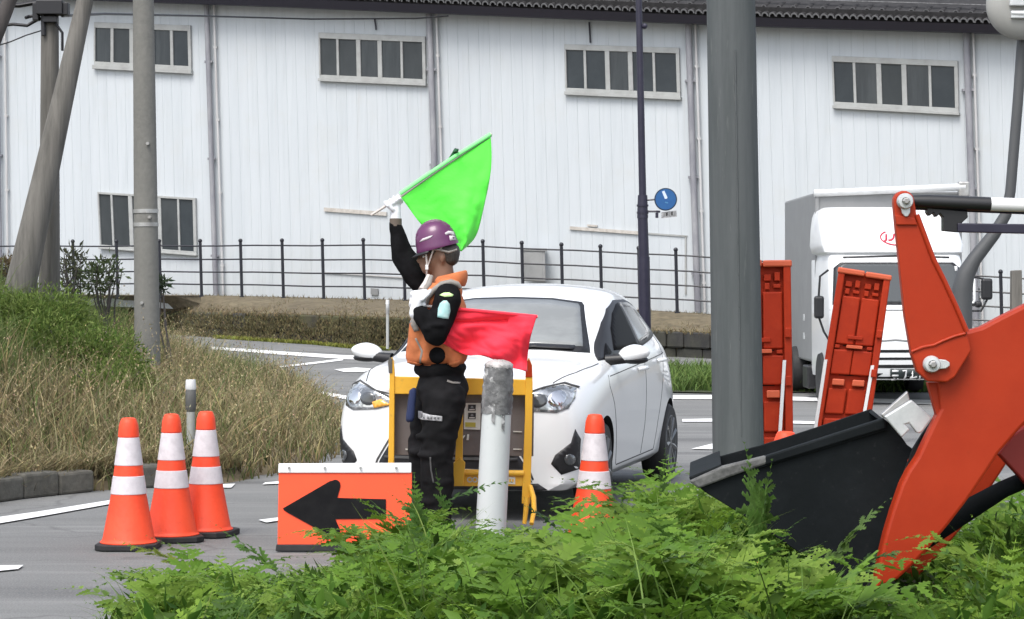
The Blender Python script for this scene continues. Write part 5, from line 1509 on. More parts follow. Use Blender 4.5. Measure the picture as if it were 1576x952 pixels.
# details on the trousers
tvb = obvh(trs)
M['band_pale'] = mat('pale_grey_label', (0.42, 0.42, 0.43), 0.5)
lbp = ppatch(tvb, 'thigh_label', [(643, 645), (681, 647), (681, 639), (662, 637), (643, 634)], M['band_pale'], .006)
for a in (647, 653, 659, 664, 669, 674): ppatch(tvb, 'label_letter', [(a, 643), (a + 2.2, 643.2), (a + 2.6, 639.5), (a + .6, 638.5)], M['box_grey'], .010, lbp, th=.002)
ppatch(tvb, 'pocket_stripe', strip_pts([(688, 586), (696, 589), (707, 590)], 2.5), M['band'], .006)
ppatch(tvb, 'crease_piping', strip_pts([(663, 702), (664, 722), (668, 742)], 2.2), M['seam'], .006)
blob('hip_cloth', [('cap', J(637, 600, -.09), J(632, 644, -.09), .018, .022), ('cap', J(634, 602, -.06), J(629, 645, -.06), .018, .020)], .008, M['blue_cloth'])

# helmet
HT = Matrix.Rotation(R(-15), 4, 'Y')
hc = J(672.5, 376)
def hel(prof, m, name, par=None, sx=1.0, sy=.86):
    mb = MB(); mb.lathe(prof, 40, 0, Matrix.Translation(hc) @ HT @ Matrix.Diagonal((sx, sy, 1, 1))); return mb.build(name, m, par or pe, smooth=50)
helm = hel([(.118, -.022), (.126, -.024), (.128, -.012), (.124, 0), (.121, .03), (.112, .070), (.094, .104), (.066, .128), (.034, .140), (.001, .144)], M['helmet'], 'helmet')
mb = MB()
for k in range(3):       # raised ridges on the crown
    y = (-.035, 0, .035)[k]
    pts = []
    for t in range(9):
        a = R(35 + 110 * t / 8); pts.append(hc + (HT @ Vector((.122 * math.cos(a), y, .141 * math.sin(a) * (1 - abs(y) * 1.6) + .003))))
    mb.tube(pts, .007, 8)
mb.build('crown_ridge', M['helmet'], helm, smooth=60)
mb = MB()
vis = []
for k in range(13):
    a = R(112 + 136 * k / 12)
    vis.append((hc + HT @ Vector((.118 * math.cos(a), .102 * math.sin(a), -.018)), hc + HT @ Vector((.160 * math.cos(a) - .002, .112 * math.sin(a), -.034))))
for a, b_ in zip(vis, vis[1:]): mb.quad(a[0], b_[0], b_[1], a[1])
vz_ = mb.build('visor', M['black_trim'], helm, smooth=60, weld=True); so = vz_.modifiers.new('thick', 'SOLIDIFY'); so.thickness = .008
hvb = obvh(helm)
ppatch(hvb, 'white_stripe', [(644.5, 372), (650, 366.5), (660, 363), (666, 361.5), (662, 365.5), (655, 368.5)], M['reflex'], .003)
lg = ppatch(hvb, 'emblem', [(684, 358), (689, 354.5), (697, 355.5), (699, 361), (696, 362), (692, 359), (686, 361)], M['reflex'], .003)
ppatch(hvb, 'emblem', [(691, 362), (698, 362), (701, 369), (692, 369.5)], M['reflex'], .003)
ppatch(hvb, 'emblem_mark', [(695, 364.5), (697.5, 364), (698, 366), (695.6, 366.5)], M['helmet'], .005, lg, th=.002)
# hair, neck guard straps
blob('hair', [('ell', J(690, 388), (.070, .078, .070)), ('ell', J(692, 398), (.055, .070, .045)), ('ell', J(674, 380, -.04), (.06, .045, .03)), ('ell', J(666, 384, -.05), (.02, .03, .04))], .010, M['hair'], smooth=4)
mb = MB(); mb.tube([J(664, 383, -.082), J(676, 384, -.086), J(690, 388, -.080), J(703, 384, -.05)], .0075, 8); mb.tube([J(681, 374, -.088), J(677, 385, -.088)], .008, 8); mb.build('head_band', M['band'], pe, smooth=60)
mb = MB(); mb.tube([J(655, 388, -.072), J(657, 402, -.066), J(657, 412, -.056), J(657, 424, -.03)], .006, 8); mb.tube([J(668, 380, -.082), J(663, 396, -.07), J(658, 410, -.058)], .005, 8); mb.build('chin_strap', M['strap'], pe, smooth=60)
mb = MB(); mb.box(J(657, 411, -.064), (.018, .01, .03)); mb.build('strap_buckle', M['white_plastic'], pe, bevel=.003)
mb = MB(); mb.tube([J(660, 424, -.07), J(655, 436, -.11), J(648, 446, -.16)], [.014, .018, .018], 8); mb.build('towel_end', M['strap'], pe, smooth=60)

# ------------------------------------------------ gloves with fingers around the poles
def fingers_around(c, axis, up, r, name, parent, palm, n=4, span=.078, thumb=None, m=None):
    """four bent fingers wrapped round a stick through c, a thumb and a palm, as one glove"""
    axis = axis.normalized(); up = (up - axis * up.dot(axis)).normalized(); sd = axis.cross(up)
    prims = list(palm)
    for k in range(n):
        o = c + axis * (span * (k / (n - 1) - .5))
        L_ = (1.0, 1.12, 1.05, .86)[k]
        angs = [200, 255, 320, 385 + 20 * L_, 440 * L_ if L_ > 1 else 430 * L_]
        pts = [o + (up * math.cos(R(a)) + sd * math.sin(R(a))) * (r + .011 + .002 * (k % 2)) for a in angs]
        rad = (.0115, .011, .0105, .0098, .0085)
        for i in range(len(pts) - 1): prims.append(('cap', pts[i], pts[i + 1], rad[i] * (1.02 if k < 3 else .9), rad[i + 1] * (1.02 if k < 3 else .9)))
    if thumb:
        for a, b_ in zip(thumb, thumb[1:]): prims.append(('cap', a, b_, .0135, .0115))
    return blob(name, prims, .0055, m or M['glove'], parent, smooth=2)
gA, gB = J(571, 331, .155), J(757, 205.5, .155)
ax = (gB - gA).normalized()
hcn = J(606, 309, .155)
fingers_around(hcn, ax, Vector((0, 1, 0)), .010, 'glove', pe,
    [('ell', J(609, 318, .165), (.030, .024, .034)), ('cap', J(609, 322, .165), J(609, 338, .162), .030, .033), ('cap', J(600, 312, .165), J(616, 309, .165), .020, .020)],
    thumb=[J(604, 322, .135), J(597, 316, .122), J(593, 311, .128)])
mb = MB(); mb.tube([J(609, 336, .162), J(609, 348, .161)], [.036, .0365], 18); mb.build('wristband', M['wrist'], pe, smooth=40)
rA, rB = J(629, 468, -.245), J(828, 487, -.20)
ax2 = (rB - rA).normalized()
fingers_around(J(643, 468.5, -.243) + Vector((0, 0, .012)), ax2, Vector((0, 1, 0)), .010, 'glove', pe,
    [('ell', J(645, 459, -.255), (.040, .028, .042)), ('cap', J(643, 462, -.255), J(639, 482, -.252), .034, .036), ('cap', J(636, 452, -.245), J(655, 450, -.245), .020, .020)],
    thumb=[J(650, 460, -.282), J(658, 453, -.278), J(662, 447, -.265)])

# ================================================================= FLAGS
gf = thing('flag', 'bright green signal flag held up above the purple helmet', 'flag', tuple(hcn))
mb = MB(); mb.tube([gA, hcn, gB], [.0075, .008, .007], 10); mb.build('flag_pole', M['stick'], gf, smooth=50)
def curve(pts, n):
    P = [Vector((a, b_, c)) for a, b_, c in pts]
    d = [0]
    for a, b_ in zip(P, P[1:]): d.append(d[-1] + (b_ - a).length)
    out = []
    for k in range(n + 1):
        t = d[-1] * k / n; i = 0
        while i < len(d) - 2 and d[i + 1] < t: i += 1
        f = (t - d[i]) / max(1e-9, d[i + 1] - d[i]); out.append(P[i].lerp(P[i + 1], f))
    return out
def smooth_poly(pts, it=2):
    for _ in range(it):
        q = [pts[0]]
        for a, b_ in zip(pts, pts[1:]):
            q += [tuple(x * .75 + y * .25 for x, y in zip(a, b_)), tuple(x * .25 + y * .75 for x, y in zip(a, b_))]
        q.append(pts[-1]); pts = q
    return pts
n, m_ = 36, 36
left = curve(smooth_poly([(617, 303, 0), (628, 318, 0), (642, 338, 0), (660, 358, 0), (684, 374, 0), (709, 386, 0)]), m_)
right = curve(smooth_poly([(755, 206, 0), (757, 235, 0), (756, 262, 0), (750, 295, 0), (742, 330, 0), (735, 358, 0), (726, 372, 0), (710, 386, 0)]), m_)
mb = MB(); vv = []
for j in range(m_ + 1):
    for i in range(n + 1):
        p = left[j].lerp(right[j], i / n); v = j / m_; u = i / n
        dy = .175 + .05 * math.sin(u * 5.2 + v * 2.0) * v + .03 * math.sin(u * 11 - v * 3) * v * (1 - v * .6) - .02
        dy += .012 * v ** .5 * (1 - 2 * abs(mnoise.noise(Vector((u * 4 + v * 2, v * 7 - u * 3, 3)))))
        vv.append(J(p.x, p.y, dy))
fs = [(j * (n + 1) + i, j * (n + 1) + i + 1, (j + 1) * (n + 1) + i + 1, (j + 1) * (n + 1) + i) for j in range(m_) for i in range(n)]
mb.add(vv, fs); o = mb.build('cloth', M['fluo_green'], gf, smooth=180); so = o.modifiers.new('thick', 'SOLIDIFY'); so.thickness = .003
mb = MB(); mb.tube([J(616, 298, .155), J(650, 274.5, .154), J(700, 241, .155), J(755.5, 206.5, .155)], [.013, .0135, .013, .0135], 12); mb.build('sleeve_hem', M['hem_green'], gf, smooth=60)
mb = MB(); mb.tube([J(618, 304, .146), J(640, 287, .145), J(680, 259, .146), J(720, 233, .148), J(753, 212, .150)], .0016, 6); mb.build('stitch_line', M['seam'], gf, smooth=60)
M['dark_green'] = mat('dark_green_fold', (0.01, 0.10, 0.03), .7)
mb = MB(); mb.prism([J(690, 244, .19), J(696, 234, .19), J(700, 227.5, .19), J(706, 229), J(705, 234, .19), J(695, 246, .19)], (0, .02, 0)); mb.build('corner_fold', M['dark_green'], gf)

rf = thing('flag', 'bright red signal flag held under the arm in front of the car', 'flag', tuple(J(643, 454, -.233)))
mb = MB(); mb.tube([rA, rB], [.0075, .007], 10); mb.build('flag_pole', M['stick'], rf, smooth=50)
n, m_ = 60, 34
top = curve([(664, 472, 0), (690, 475.5, 0), (740, 479.5, 0), (780, 482.8, 0), (826, 487, 0)], n)
bot = curve(smooth_poly([(672, 522, 0), (690, 533, 0), (718, 548, 0), (738, 545, 0), (762, 553, 0), (786, 566, 0), (800, 568, 0), (811, 572, 0)]), n)
mb = MB(); vv = []
for j in range(m_ + 1):
    for i in range(n + 1):
        u, v = i / n, j / m_
        p = top[i].lerp(bot[i], v); 
        p.x += -4 * math.sin(v * math.pi) * (u ** 4)
        f1 = math.sin((u * 1.5 + v * .75) * 7.0); f2 = math.sin((u * 2.2 - v * 1.0) * 5.0 + 1)
        dy = -.215 + (v * .9 + .1) * (.042 * f1 + .030 * f2 * u) + .034 * math.exp(-((v - .38 + .35 * u) / .055) ** 2) * (u < .75) - .03 * math.exp(-((u - .90 - .05 * v) / .035) ** 2) * v
        dy += .013 * v ** .5 * (1 - 2 * abs(mnoise.noise(Vector((u * 4 + v * 3, v * 5 - u * 4, 9)))))
        vv.append(J(p.x, p.y, dy))
fs = [(j * (n + 1) + i, j * (n + 1) + i + 1, (j + 1) * (n + 1) + i + 1, (j + 1) * (n + 1) + i) for j in range(m_) for i in range(n)]
mb.add(vv, fs); o = mb.build('cloth', M['fluo_red'], rf, smooth=180); so = o.modifiers.new('thick', 'SOLIDIFY'); so.thickness = .003
mb = MB(); mb.tube([J(680, 473, -.232), J(740, 478.6, -.22), J(780, 482.4, -.212), J(827, 487, -.20)], .0105, 10); mb.build('sleeve_hem', M['fluo_red'], rf, smooth=60)
# ================================================================= VEGETATION
def tinted(name, V, F, T, m, kind='stuff', org=(0, 0, 0), smooth=False):
    """mesh object from numpy arrays; V (n,3), F (k,3) triangles, T (n,3) colour per vertex"""
    me = bpy.data.meshes.new(name)
    me.vertices.add(len(V)); me.vertices.foreach_set('co', np.asarray(V, np.float32).ravel())
    me.loops.add(len(F) * 3); me.loops.foreach_set('vertex_index', np.asarray(F, np.int32).ravel())
    me.polygons.add(len(F)); me.polygons.foreach_set('loop_start', np.arange(0, len(F) * 3, 3, dtype=np.int32))
    at_ = me.color_attributes.new('tint', 'FLOAT_COLOR', 'POINT')
    at_.data.foreach_set('color', np.concatenate([T, np.ones((len(T), 1))], 1).astype(np.float32).ravel())
    me.materials.append(m); me.update(); me.validate()
    o = bpy.data.objects.new(name, me); COL.objects.link(o); o.location = org
    if kind: o['kind'] = kind
    return o

def blades(pos, h, w, lean, col, col2, seg=3, tipcol=None):
    """curved tapering grass blades. pos (n,3), h, w, lean (n), col (n,3)"""
    n = len(pos); az = rng.uniform(0, 2 * np.pi, n)
    d = np.stack([np.cos(az), np.sin(az), np.zeros(n)], 1); s = np.stack([-np.sin(az), np.cos(az), np.zeros(n)], 1)
    # face more or less sideways at random
    rot = rng.uniform(0, np.pi, n); sd = s * np.cos(rot)[:, None] + d * np.sin(rot)[:, None]
    V = []; T = []
    for k in range(seg + 1):
        t = k / seg
        c = pos + d * (lean * t * t)[:, None] + np.stack([0 * h, 0 * h, h * (t - .25 * (lean / h) * t * t)], 1)
        ww = (w * (1 - t) ** .8)[:, None] * sd
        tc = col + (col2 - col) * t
        if k < seg:
            V += [c - ww, c + ww]; T += [tc, tc]
        else:
            V += [c]; T += [tc]
    nv = 2 * seg + 1
    V = np.stack(V, 1).reshape(-1, 3); T = np.stack(T, 1).reshape(-1, 3)
    f = []
    for k in range(seg - 1): f += [(2 * k, 2 * k + 1, 2 * k + 3), (2 * k, 2 * k + 3, 2 * k + 2)]
    f += [(2 * seg - 2, 2 * seg - 1, 2 * seg)]
    F = (np.array(f)[None] + (np.arange(n) * nv)[:, None, None]).reshape(-1, 3)
    return V, F, T

def joinm(parts):
    V = []; F = []; T = []; o = 0
    for v, f, t in parts:
        V.append(v); F.append(f + o); T.append(t); o += len(v)
    return np.concatenate(V), np.concatenate(F), np.concatenate(T)

def jitter(base, n, a=.25):
    return np.clip(np.array(base)[None] * (1 + rng.normal(0, a, (n, 1))) * (1 + rng.normal(0, .07, (n, 3))), 0.005, 1)

# ---- dry grass on the mound
random.seed(5)
xs, ys, zs, gr_ = [], [], [], []
M_N = 0
cand = []
for _ in range(120000):
    y = random.uniform(14.5, 38); x = random.uniform(-9.5, -.8) if random.random() < .8 else random.uniform(-15.5, -9)
    px = CX + FPX * x / y
    if random.random() > (20 / y) ** 1.2 * 1.1: continue
    if not pip(x, y, mound_poly): continue
    cand.append((x, y, mound_z(x, y), dist_poly(x, y, mound_poly)))
cand = np.array(cand)
pos = cand[:, :3].copy(); pos[:, 2] -= .02
pxx = CX + FPX * pos[:, 0] / pos[:, 1]; pyy = CY + FPX * (EYE - pos[:, 2]) / pos[:, 1]
# green share: upper left of the mound, plus patches
gsel = np.clip((640 - pyy) / 110, 0, 1) * np.clip((270 - pxx) / 140, 0, 1) + .55 * np.exp(-((pxx - 380) / 55) ** 2 - ((pyy - 590) / 35) ** 2) + .22
isg = rng.uniform(0, 1, len(pos)) < gsel
n = len(pos)
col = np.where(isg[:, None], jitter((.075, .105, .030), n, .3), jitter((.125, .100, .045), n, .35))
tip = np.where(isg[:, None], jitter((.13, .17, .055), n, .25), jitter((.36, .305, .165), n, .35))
edge = np.clip(cand[:, 3] / .5, .55, 1)
h = rng.uniform(.18, .50, n) ** .9 * np.where(rng.uniform(0, 1, n) < .12, 1.5, 1.0) * edge * np.where(isg, .95, 1.0)
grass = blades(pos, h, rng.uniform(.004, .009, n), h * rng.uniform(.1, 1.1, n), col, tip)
# seed heads: small tilted scales at the tops
k = rng.choice(n, min(n, 17000), replace=False); k = k[~isg[k]]
q = []
hp = pos[k] + np.stack([rng.normal(0, .05, len(k)), rng.normal(0, .05, len(k)), h[k] * rng.uniform(.7, 1.15, len(k))], 1)
for r_ in range(4):
    c = hp + rng.normal(0, .014, hp.shape) + np.array([0, 0, .022 * r_])
    sz = rng.uniform(.008, .020, (len(k), 1))
    a = rng.normal(0, 1, hp.shape); a /= np.linalg.norm(a, axis=1)[:, None]; b = rng.normal(0, 1, hp.shape); b /= np.linalg.norm(b, axis=1)[:, None]
    V = np.stack([c - a * sz * .5, c + b * sz, c + a * sz * .5 + [0, 0, .012]], 1).reshape(-1, 3)
    T = np.repeat(jitter((.34, .28, .16), len(k), .35), 3, 0); q.append((V, np.arange(len(V)).reshape(-1, 3), T))
seed_q = q
# tufts hanging over the kerb
kt = []
while len(kt) < 1500:
    q = kerb_pt(random.uniform(0.0, 1.0) ** .9); c_ = random.random()
    kt.append((q.x + random.uniform(-.05, .05), q.y + .24 + random.uniform(-.03, .25), q.z + .10))
kt = np.array(kt); hk = rng.uniform(.10, .34, len(kt)); bk = blades(kt, hk, rng.uniform(.004, .008, len(kt)), hk * rng.uniform(.6, 1.6, len(kt)), jitter((.13, .105, .05), len(kt), .35), jitter((.34, .29, .16), len(kt), .3))
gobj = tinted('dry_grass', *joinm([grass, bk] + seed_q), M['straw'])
gobj['label'] = 'long dry grass covering the roadside mound'

# ---- leaf clumps for bushes
random.seed(6)
def leaf_cloud(n, centre, rad, size, base, tipc, up=.35, shell=.35, asp=.15):
    """pointed folded leaves scattered in a lumpy ellipsoid"""
    u = rng.normal(0, 1, (n, 3)); u /= np.linalg.norm(u, axis=1)[:, None]
    lump = 1 + .22 * np.sin(u[:, 0] * 5 + 1) * np.sin(u[:, 1] * 4 + 2) + .18 * np.sin(u[:, 2] * 6 + u[:, 0] * 4)
    r = (shell + (1 - shell) * rng.uniform(0, 1, n) ** .5) * lump
    c = np.array(centre) + u * r[:, None] * np.array(rad)
    d = u * .7 + rng.normal(0, .6, (n, 3)) + [0, 0, up]; d /= np.linalg.norm(d, axis=1)[:, None]
    s = np.cross(d, rng.normal(0, 1, (n, 3))); s /= np.linalg.norm(s, axis=1)[:, None]
    nn = np.cross(s, d)
    L = size * rng.uniform(.6, 1.3, (n, 1)); w = L * asp
    P = [c, c + d * L * .45 + s * w + nn * L * .08, c + d * L, c + d * L * .45 - s * w + nn * L * .08]
    V = np.stack(P, 1).reshape(-1, 3)
    F = (np.array([(0, 1, 2), (0, 2, 3)])[None] + (np.arange(n) * 4)[:, None, None]).reshape(-1, 3)
    cc = jitter(base, n, .25); mixf = rng.uniform(0, 1, (n, 1)) ** 2
    cc = cc * (1 - mixf) + np.array(tipc) * mixf
    return V, F, np.repeat(cc, 4, 0)
def bush(label, px, py, Y, rad, n, size, base, tipc, nm='bush', stems=7, group=None, lobes=3):
    c = at(px, py, Y); bz = mound_z(c.x, c.y) if pip(c.x, c.y, mound_poly) else c.z - rad[2]
    if pip(c.x, c.y, mound_poly) and nm == 'bush': c.z = min(c.z, bz + rad[2] * .75)
    r = thing(nm, label, 'bush', (c.x, Y, bz), 0, group)
    parts = []
    for k in range(lobes):
        o = np.array([random.uniform(-.5, .5) * rad[0], random.uniform(-.5, .5) * rad[1], random.uniform(-.35, .3) * rad[2]])
        parts.append(leaf_cloud(n // lobes, np.array(c) + o - np.array((c.x, Y, bz)), np.array(rad) * random.uniform(.6, .8), size, base, tipc))
    f = tinted('foliage', *joinm(parts), M['leaf'], kind=None); f.parent = r
    mb = MB()
    for k in range(stems):
        e = Vector((c.x, Y, c.z)) + Vector((random.uniform(-.7, .7) * rad[0], random.uniform(-.7, .7) * rad[1], random.uniform(0, .7) * rad[2]))
        mb.tube([Vector((c.x + random.uniform(-.15, .15), Y, bz - .05)), Vector((c.x, Y, bz)).lerp(e, .5) + Vector((random.uniform(-.06, .06), 0, .03)), e], [.014, .010, .005], 5)
    mb.build('stem', M['dark_wood'], r, smooth=60)
    return r
gb, gt = (.095, .150, .032), (.24, .31, .085)
bush('broad green bush on the left edge of the mound below the brace pole', 20, 500, 22.0, (.85, .6, .42), 15000, .050, gb, gt, lobes=6)
bush('green bush in front of the straight utility pole base', 110, 512, 21.6, (.62, .5, .36), 12000, .050, gb, gt, lobes=5)
bush('low green bush left of the concrete pole, lower on the slope', 165, 560, 20.6, (.50, .4, .26), 7000, .045, gb, gt, lobes=4)
bush('small bush of pale leaves among the dry grass right of the concrete pole', 300, 540, 23.0, (.50, .4, .12), 2600, .042, (.085, .105, .038), (.19, .20, .09), lobes=5)
bush('small green weed clump at the far right slope of the mound', 385, 585, 22.5, (.42, .35, .12), 2200, .042, (.085, .105, .038), (.19, .20, .09), lobes=5)
bush('scrubby dark shrub between the two poles in front of the fence', 112, 420, 28.0, (.24, .3, .38), 420, .085, (.045, .05, .03), (.12, .13, .07), nm='shrub', stems=11)
bush('sparse green shrub in front of the black fence left of the concrete pole', 160, 425, 28.0, (.30, .3, .28), 430, .09, (.05, .065, .03), (.13, .17, .08), nm='shrub', stems=11)
bush('dark weed beside the right edge of the concrete pole', 252, 440, 27.0, (.06, .1, .14), 110, .08, (.03, .05, .025), (.07, .10, .05), nm='shrub', stems=3)
bush('brown dry scrub at the left edge behind the brace pole', 8, 415, 28.0, (.28, .3, .22), 800, .07, (.12, .085, .045), (.18, .14, .09), nm='shrub', stems=8)

# ---- grass on the bank and on the strip by the far road edge
def strip_grass(name, n, f, hh, base, tipc, w=.012):
    P = np.array([f() for _ in range(n)])
    h_ = rng.uniform(hh * .4, hh, n)
    V, F, T = blades(P, h_, np.full(n, w), h_ * rng.uniform(.2, 1, n), jitter(base, n, .3), jitter(tipc, n, .25))
    return tinted(name, V, F, T, M['straw'])
def bank_pt():
    px = random.uniform(-60, 1600); t = random.random()
    y0, y1 = swY(px) + .15, fenceY(px) + .6
    p0 = at(px, lerp_tab(sw_top, px) - 1, y0); p1 = at(px, lerp_tab(f_base, px) + 2, y1)
    p = p0.lerp(p1, t); return (p.x, p.y, p.z - .03)
strip_grass('bank_grass', 16000, bank_pt, .16, (.13, .105, .06), (.225, .185, .11), .016)
def gs_pt():
    px = random.uniform(1005, 1500); py = random.uniform(572, 604)
    p = G(px, py); return (p.x, p.y, p.z)
strip_grass('verge_grass', 9000, gs_pt, .34, (.055, .10, .022), (.13, .20, .05), .014)
def moss_pt():
    px = random.uniform(330, 600); p = G(px, lerp_tab(sw_base, px) + 1.5); return (p.x, p.y - random.uniform(0, .25), p.z)
def wall_pt():
    px = random.uniform(225, 640); f = random.random()
    pb = at(px, lerp_tab(sw_base, px), swY(px)); pt = at(px, lerp_tab(sw_top, px), swY(px))
    p = pb.lerp(pt, f * .95); return (p.x, p.y - .10 - .25 * (1 - f), p.z - .05)
strip_grass('wall_overgrowth', 6500, wall_pt, .10, (.095, .080, .042), (.21, .18, .085), .013)
def lip_pt():
    px = random.uniform(-60, 1500); pt = at(px, lerp_tab(sw_top, px), swY(px)); return (pt.x, pt.y - random.uniform(-.1, .12), pt.z - .05)
strip_grass('wall_top_grass', 2600, lip_pt, .15, (.12, .095, .05), (.24, .19, .10), .016)
strip_grass('wall_foot_grass', 1600, moss_pt, .12, (.12, .14, .03), (.25, .26, .05), .016)

# ---- foreground fern plants
random.seed(23)
def frond(L, npair, arch, azi, elev, droop, pin, tint, tint2):
    """one feathery leaf: a curved midrib carrying lobed pinnae"""
    V = []; F = []; T = []
    d0 = np.array([math.cos(azi) * math.cos(elev), math.sin(azi) * math.cos(elev), math.sin(elev)])
    side = np.array([-math.sin(azi), math.cos(azi), 0.0])
    p = np.zeros(3); d = d0.copy(); pts = [p.copy()]; ds = [d.copy()]
    ns = npair + 3
    for k in range(ns):
        p = p + d * (L / ns); d = d + np.array([0, 0, -droop / ns * (1 + k / ns)]); d /= np.linalg.norm(d); pts.append(p.copy()); ds.append(d.copy())
    def add(vs, fs, t):
        o = len(V); V.extend(vs); F.extend([(a + o, b + o, c + o) for a, b, c in fs]); T.extend(t)
    w = .004
    for k in range(ns):
        up = np.cross(side, ds[k])
        add([pts[k] - side * w, pts[k] + side * w, pts[k + 1]], [(0, 1, 2)], [tint2 * .9] * 3)
    for k in range(2, ns + 1):
        t = (k - 2) / (ns - 2)
        prof = math.sin(math.pi * min(1, .18 + .82 * t) ** .75) * .9 + .12 * (1 - t)
        pl = pin * max(.12, prof)
        up = np.cross(side, ds[k]); up = up if up[2] > 0 else -up
        for s in (-1, 1):
            dd = side * s * .86 + ds[k] * random.uniform(.35, .75) + up * random.uniform(-.25, .40); dd /= np.linalg.norm(dd)
            nn = np.cross(dd, ds[k]); nn /= np.linalg.norm(nn) + 1e-9
            ww = np.cross(dd, nn)
            c = tint + (tint2 - tint) * random.random()
            # one lobed leaflet: scalloped outline on both sides of a folded rib
            nl = 4; nst = 2 * nl
            fold = random.uniform(.05, .45); dr = random.uniform(.05, .35); wmax = pl * random.uniform(.26, .38)
            cen, lf, rt, tc, te = [], [], [], [], []
            for q in range(nst + 1):
                a0 = q / nst
                cpt = pts[k] + dd * pl * a0 + np.array([0, 0, -dr * pl * a0 * a0])
                env = (1 - a0) ** .65 * min(1, .35 + a0 * 3.2)
                tipq = q % 2 == 1
                we = wmax * env * (1.0 if tipq else .42)
                fw = dd * (pl * .09 if tipq else 0)
                cen.append(cpt); lf.append(cpt + fw + ww * we + nn * we * fold); rt.append(cpt + fw - ww * we + nn * we * fold)
                tc.append(c * .9); te.append(c * (1.12 if tipq else .95))
            m0 = nst + 1
            fs = []
            for q in range(nst):
                fs += [(q, q + 1, m0 + q + 1), (q, m0 + q + 1, m0 + q), (q, 2 * m0 + q, 2 * m0 + q + 1), (q, 2 * m0 + q + 1, q + 1)]
            add(cen + lf + rt, fs, tc + te + te)
    return np.array(V), np.array(F), np.array(T)

def fern_mesh(kind):
    parts = []
    base = np.array([(.078, .165, .016), (.112, .210, .020), (.055, .122, .018), (.130, .225, .030)][kind % 4]); tip = base * np.array([2.0, 1.7, 2.4])
    nf = random.randint(7, 10)
    for k in range(nf):
        az = 2 * math.pi * (k + random.uniform(-.3, .3)) / nf
        el = random.uniform(.55, 1.25)
        L = random.uniform(.72, 1.0)
        v, f, t = frond(L, random.randint(11, 14), 0, az, el, random.uniform(.7, 1.9), random.uniform(.14, .22), base * random.uniform(.8, 1.15), tip * random.uniform(.8, 1.1))
        parts.append((v, f, t))
    V, F, T = joinm(parts)
    return V, F, np.clip(T, 0, 1)
fern_me = []
for k in range(8):
    o = tinted('fern', *fern_mesh(k), M['leaf'], kind=None); me = o.data; fern_me.append((me, max(v.co.z for v in me.vertices))); bpy.data.objects.remove(o)

top_tab = [(100, 960), (140, 944), (170, 914), (215, 862), (250, 842), (300, 846), (345, 842), (380, 856), (430, 874), (470, 868), (520, 852), (560, 834), (600, 810), (622, 775), (645, 745), (690, 752), (715, 785), (760, 812), (820, 808), (850, 800), (880, 796), (930, 786), (975, 752), (1010, 724), (1045, 708), (1090, 716), (1130, 712), (1200, 700), (1400, 700), (1440, 830), (1475, 800), (1500, 770), (1540, 728), (1580, 706), (1720, 690)]
top_front = [(1000, 730), (1040, 745), (1100, 755), (1150, 765), (1200, 800), (1260, 845), (1300, 872), (1330, 912), (1380, 930), (1420, 905), (1460, 862), (1500, 800), (1600, 760)]
def frond_plant(x, y, h, k, label, group, rz=None, nm='fern'):
    me, mz = fern_me[k % len(fern_me)]
    o = bpy.data.objects.new(nm, me); COL.objects.link(o)
    s = h / mz
    o.location = (x, y, vz(x, y) - .01); o.scale = (s, s, s); o.rotation_euler = (random.uniform(-.15, .15), random.uniform(-.15, .15), random.uniform(0, 6.28) if rz is None else rz)
    tag(o, label, 'fern', group); return o
FG = 'green feathery ferns growing along the near roadside'
cnt = 0; tries = 0
spots = []
while cnt < 290 and tries < 12000:
    tries += 1
    y = 6.9 + 5.2 * random.random() ** .95
    px = random.uniform(90, 1690); x = (px - CX) / FPX * y
    if y > verge_edge(x) - .15: continue
    if px > 1060 and 8.35 < y < 9.9: continue          # the bucket and boom stand here
    if px > 1330 and 8.2 < y < 9.9: continue
    gzv = vz(x, y)
    tab = top_front if (px > 1030 and y < 8.4) else top_tab
    w_ = 48
    yt = max(lerp_tab(tab, px), lerp_tab(tab, px - w_) - 10, lerp_tab(tab, px + w_) - 10)
    ztop = EYE - (yt - CY) / FPX * y
    hmax = ztop - gzv
    if hmax < .10: continue
    if y < 7.6: hmax = min(hmax, .46)
    h_ = min(hmax, .72) * random.uniform(.72, .96)
    if min([math.hypot(x - a, y - b) for a, b in spots] or [9]) < .13: continue
    spots.append((x, y))
    zone = ('in the bottom left of the roadside patch near the cones' if px < 470 else 'between the arrow sign and the white bollard' if px < 770 else
            'in front of the white car right of the bollard' if px < 1050 else 'below the black bucket' if px < 1340 else 'right of the foot of the loader boom')
    frond_plant(x, y, h_, random.randrange(8), 'green feathery fern ' + zone, 'ferns ' + zone)
    cnt += 1
print('ferns', cnt, tries)
for k_, (px_, y_, h_) in enumerate(((545, 10.9, .20), (575, 11.2, .29), (600, 11.3, .40), (622, 11.4, .46), (640, 11.4, .50), (655, 11.3, .46), (588, 10.8, .27))):
    frond_plant((px_ - CX) / FPX * y_, y_, h_, k_ + 1, 'green feathery fern hiding the right end of the arrow sign', 'ferns hiding the right end of the arrow sign')
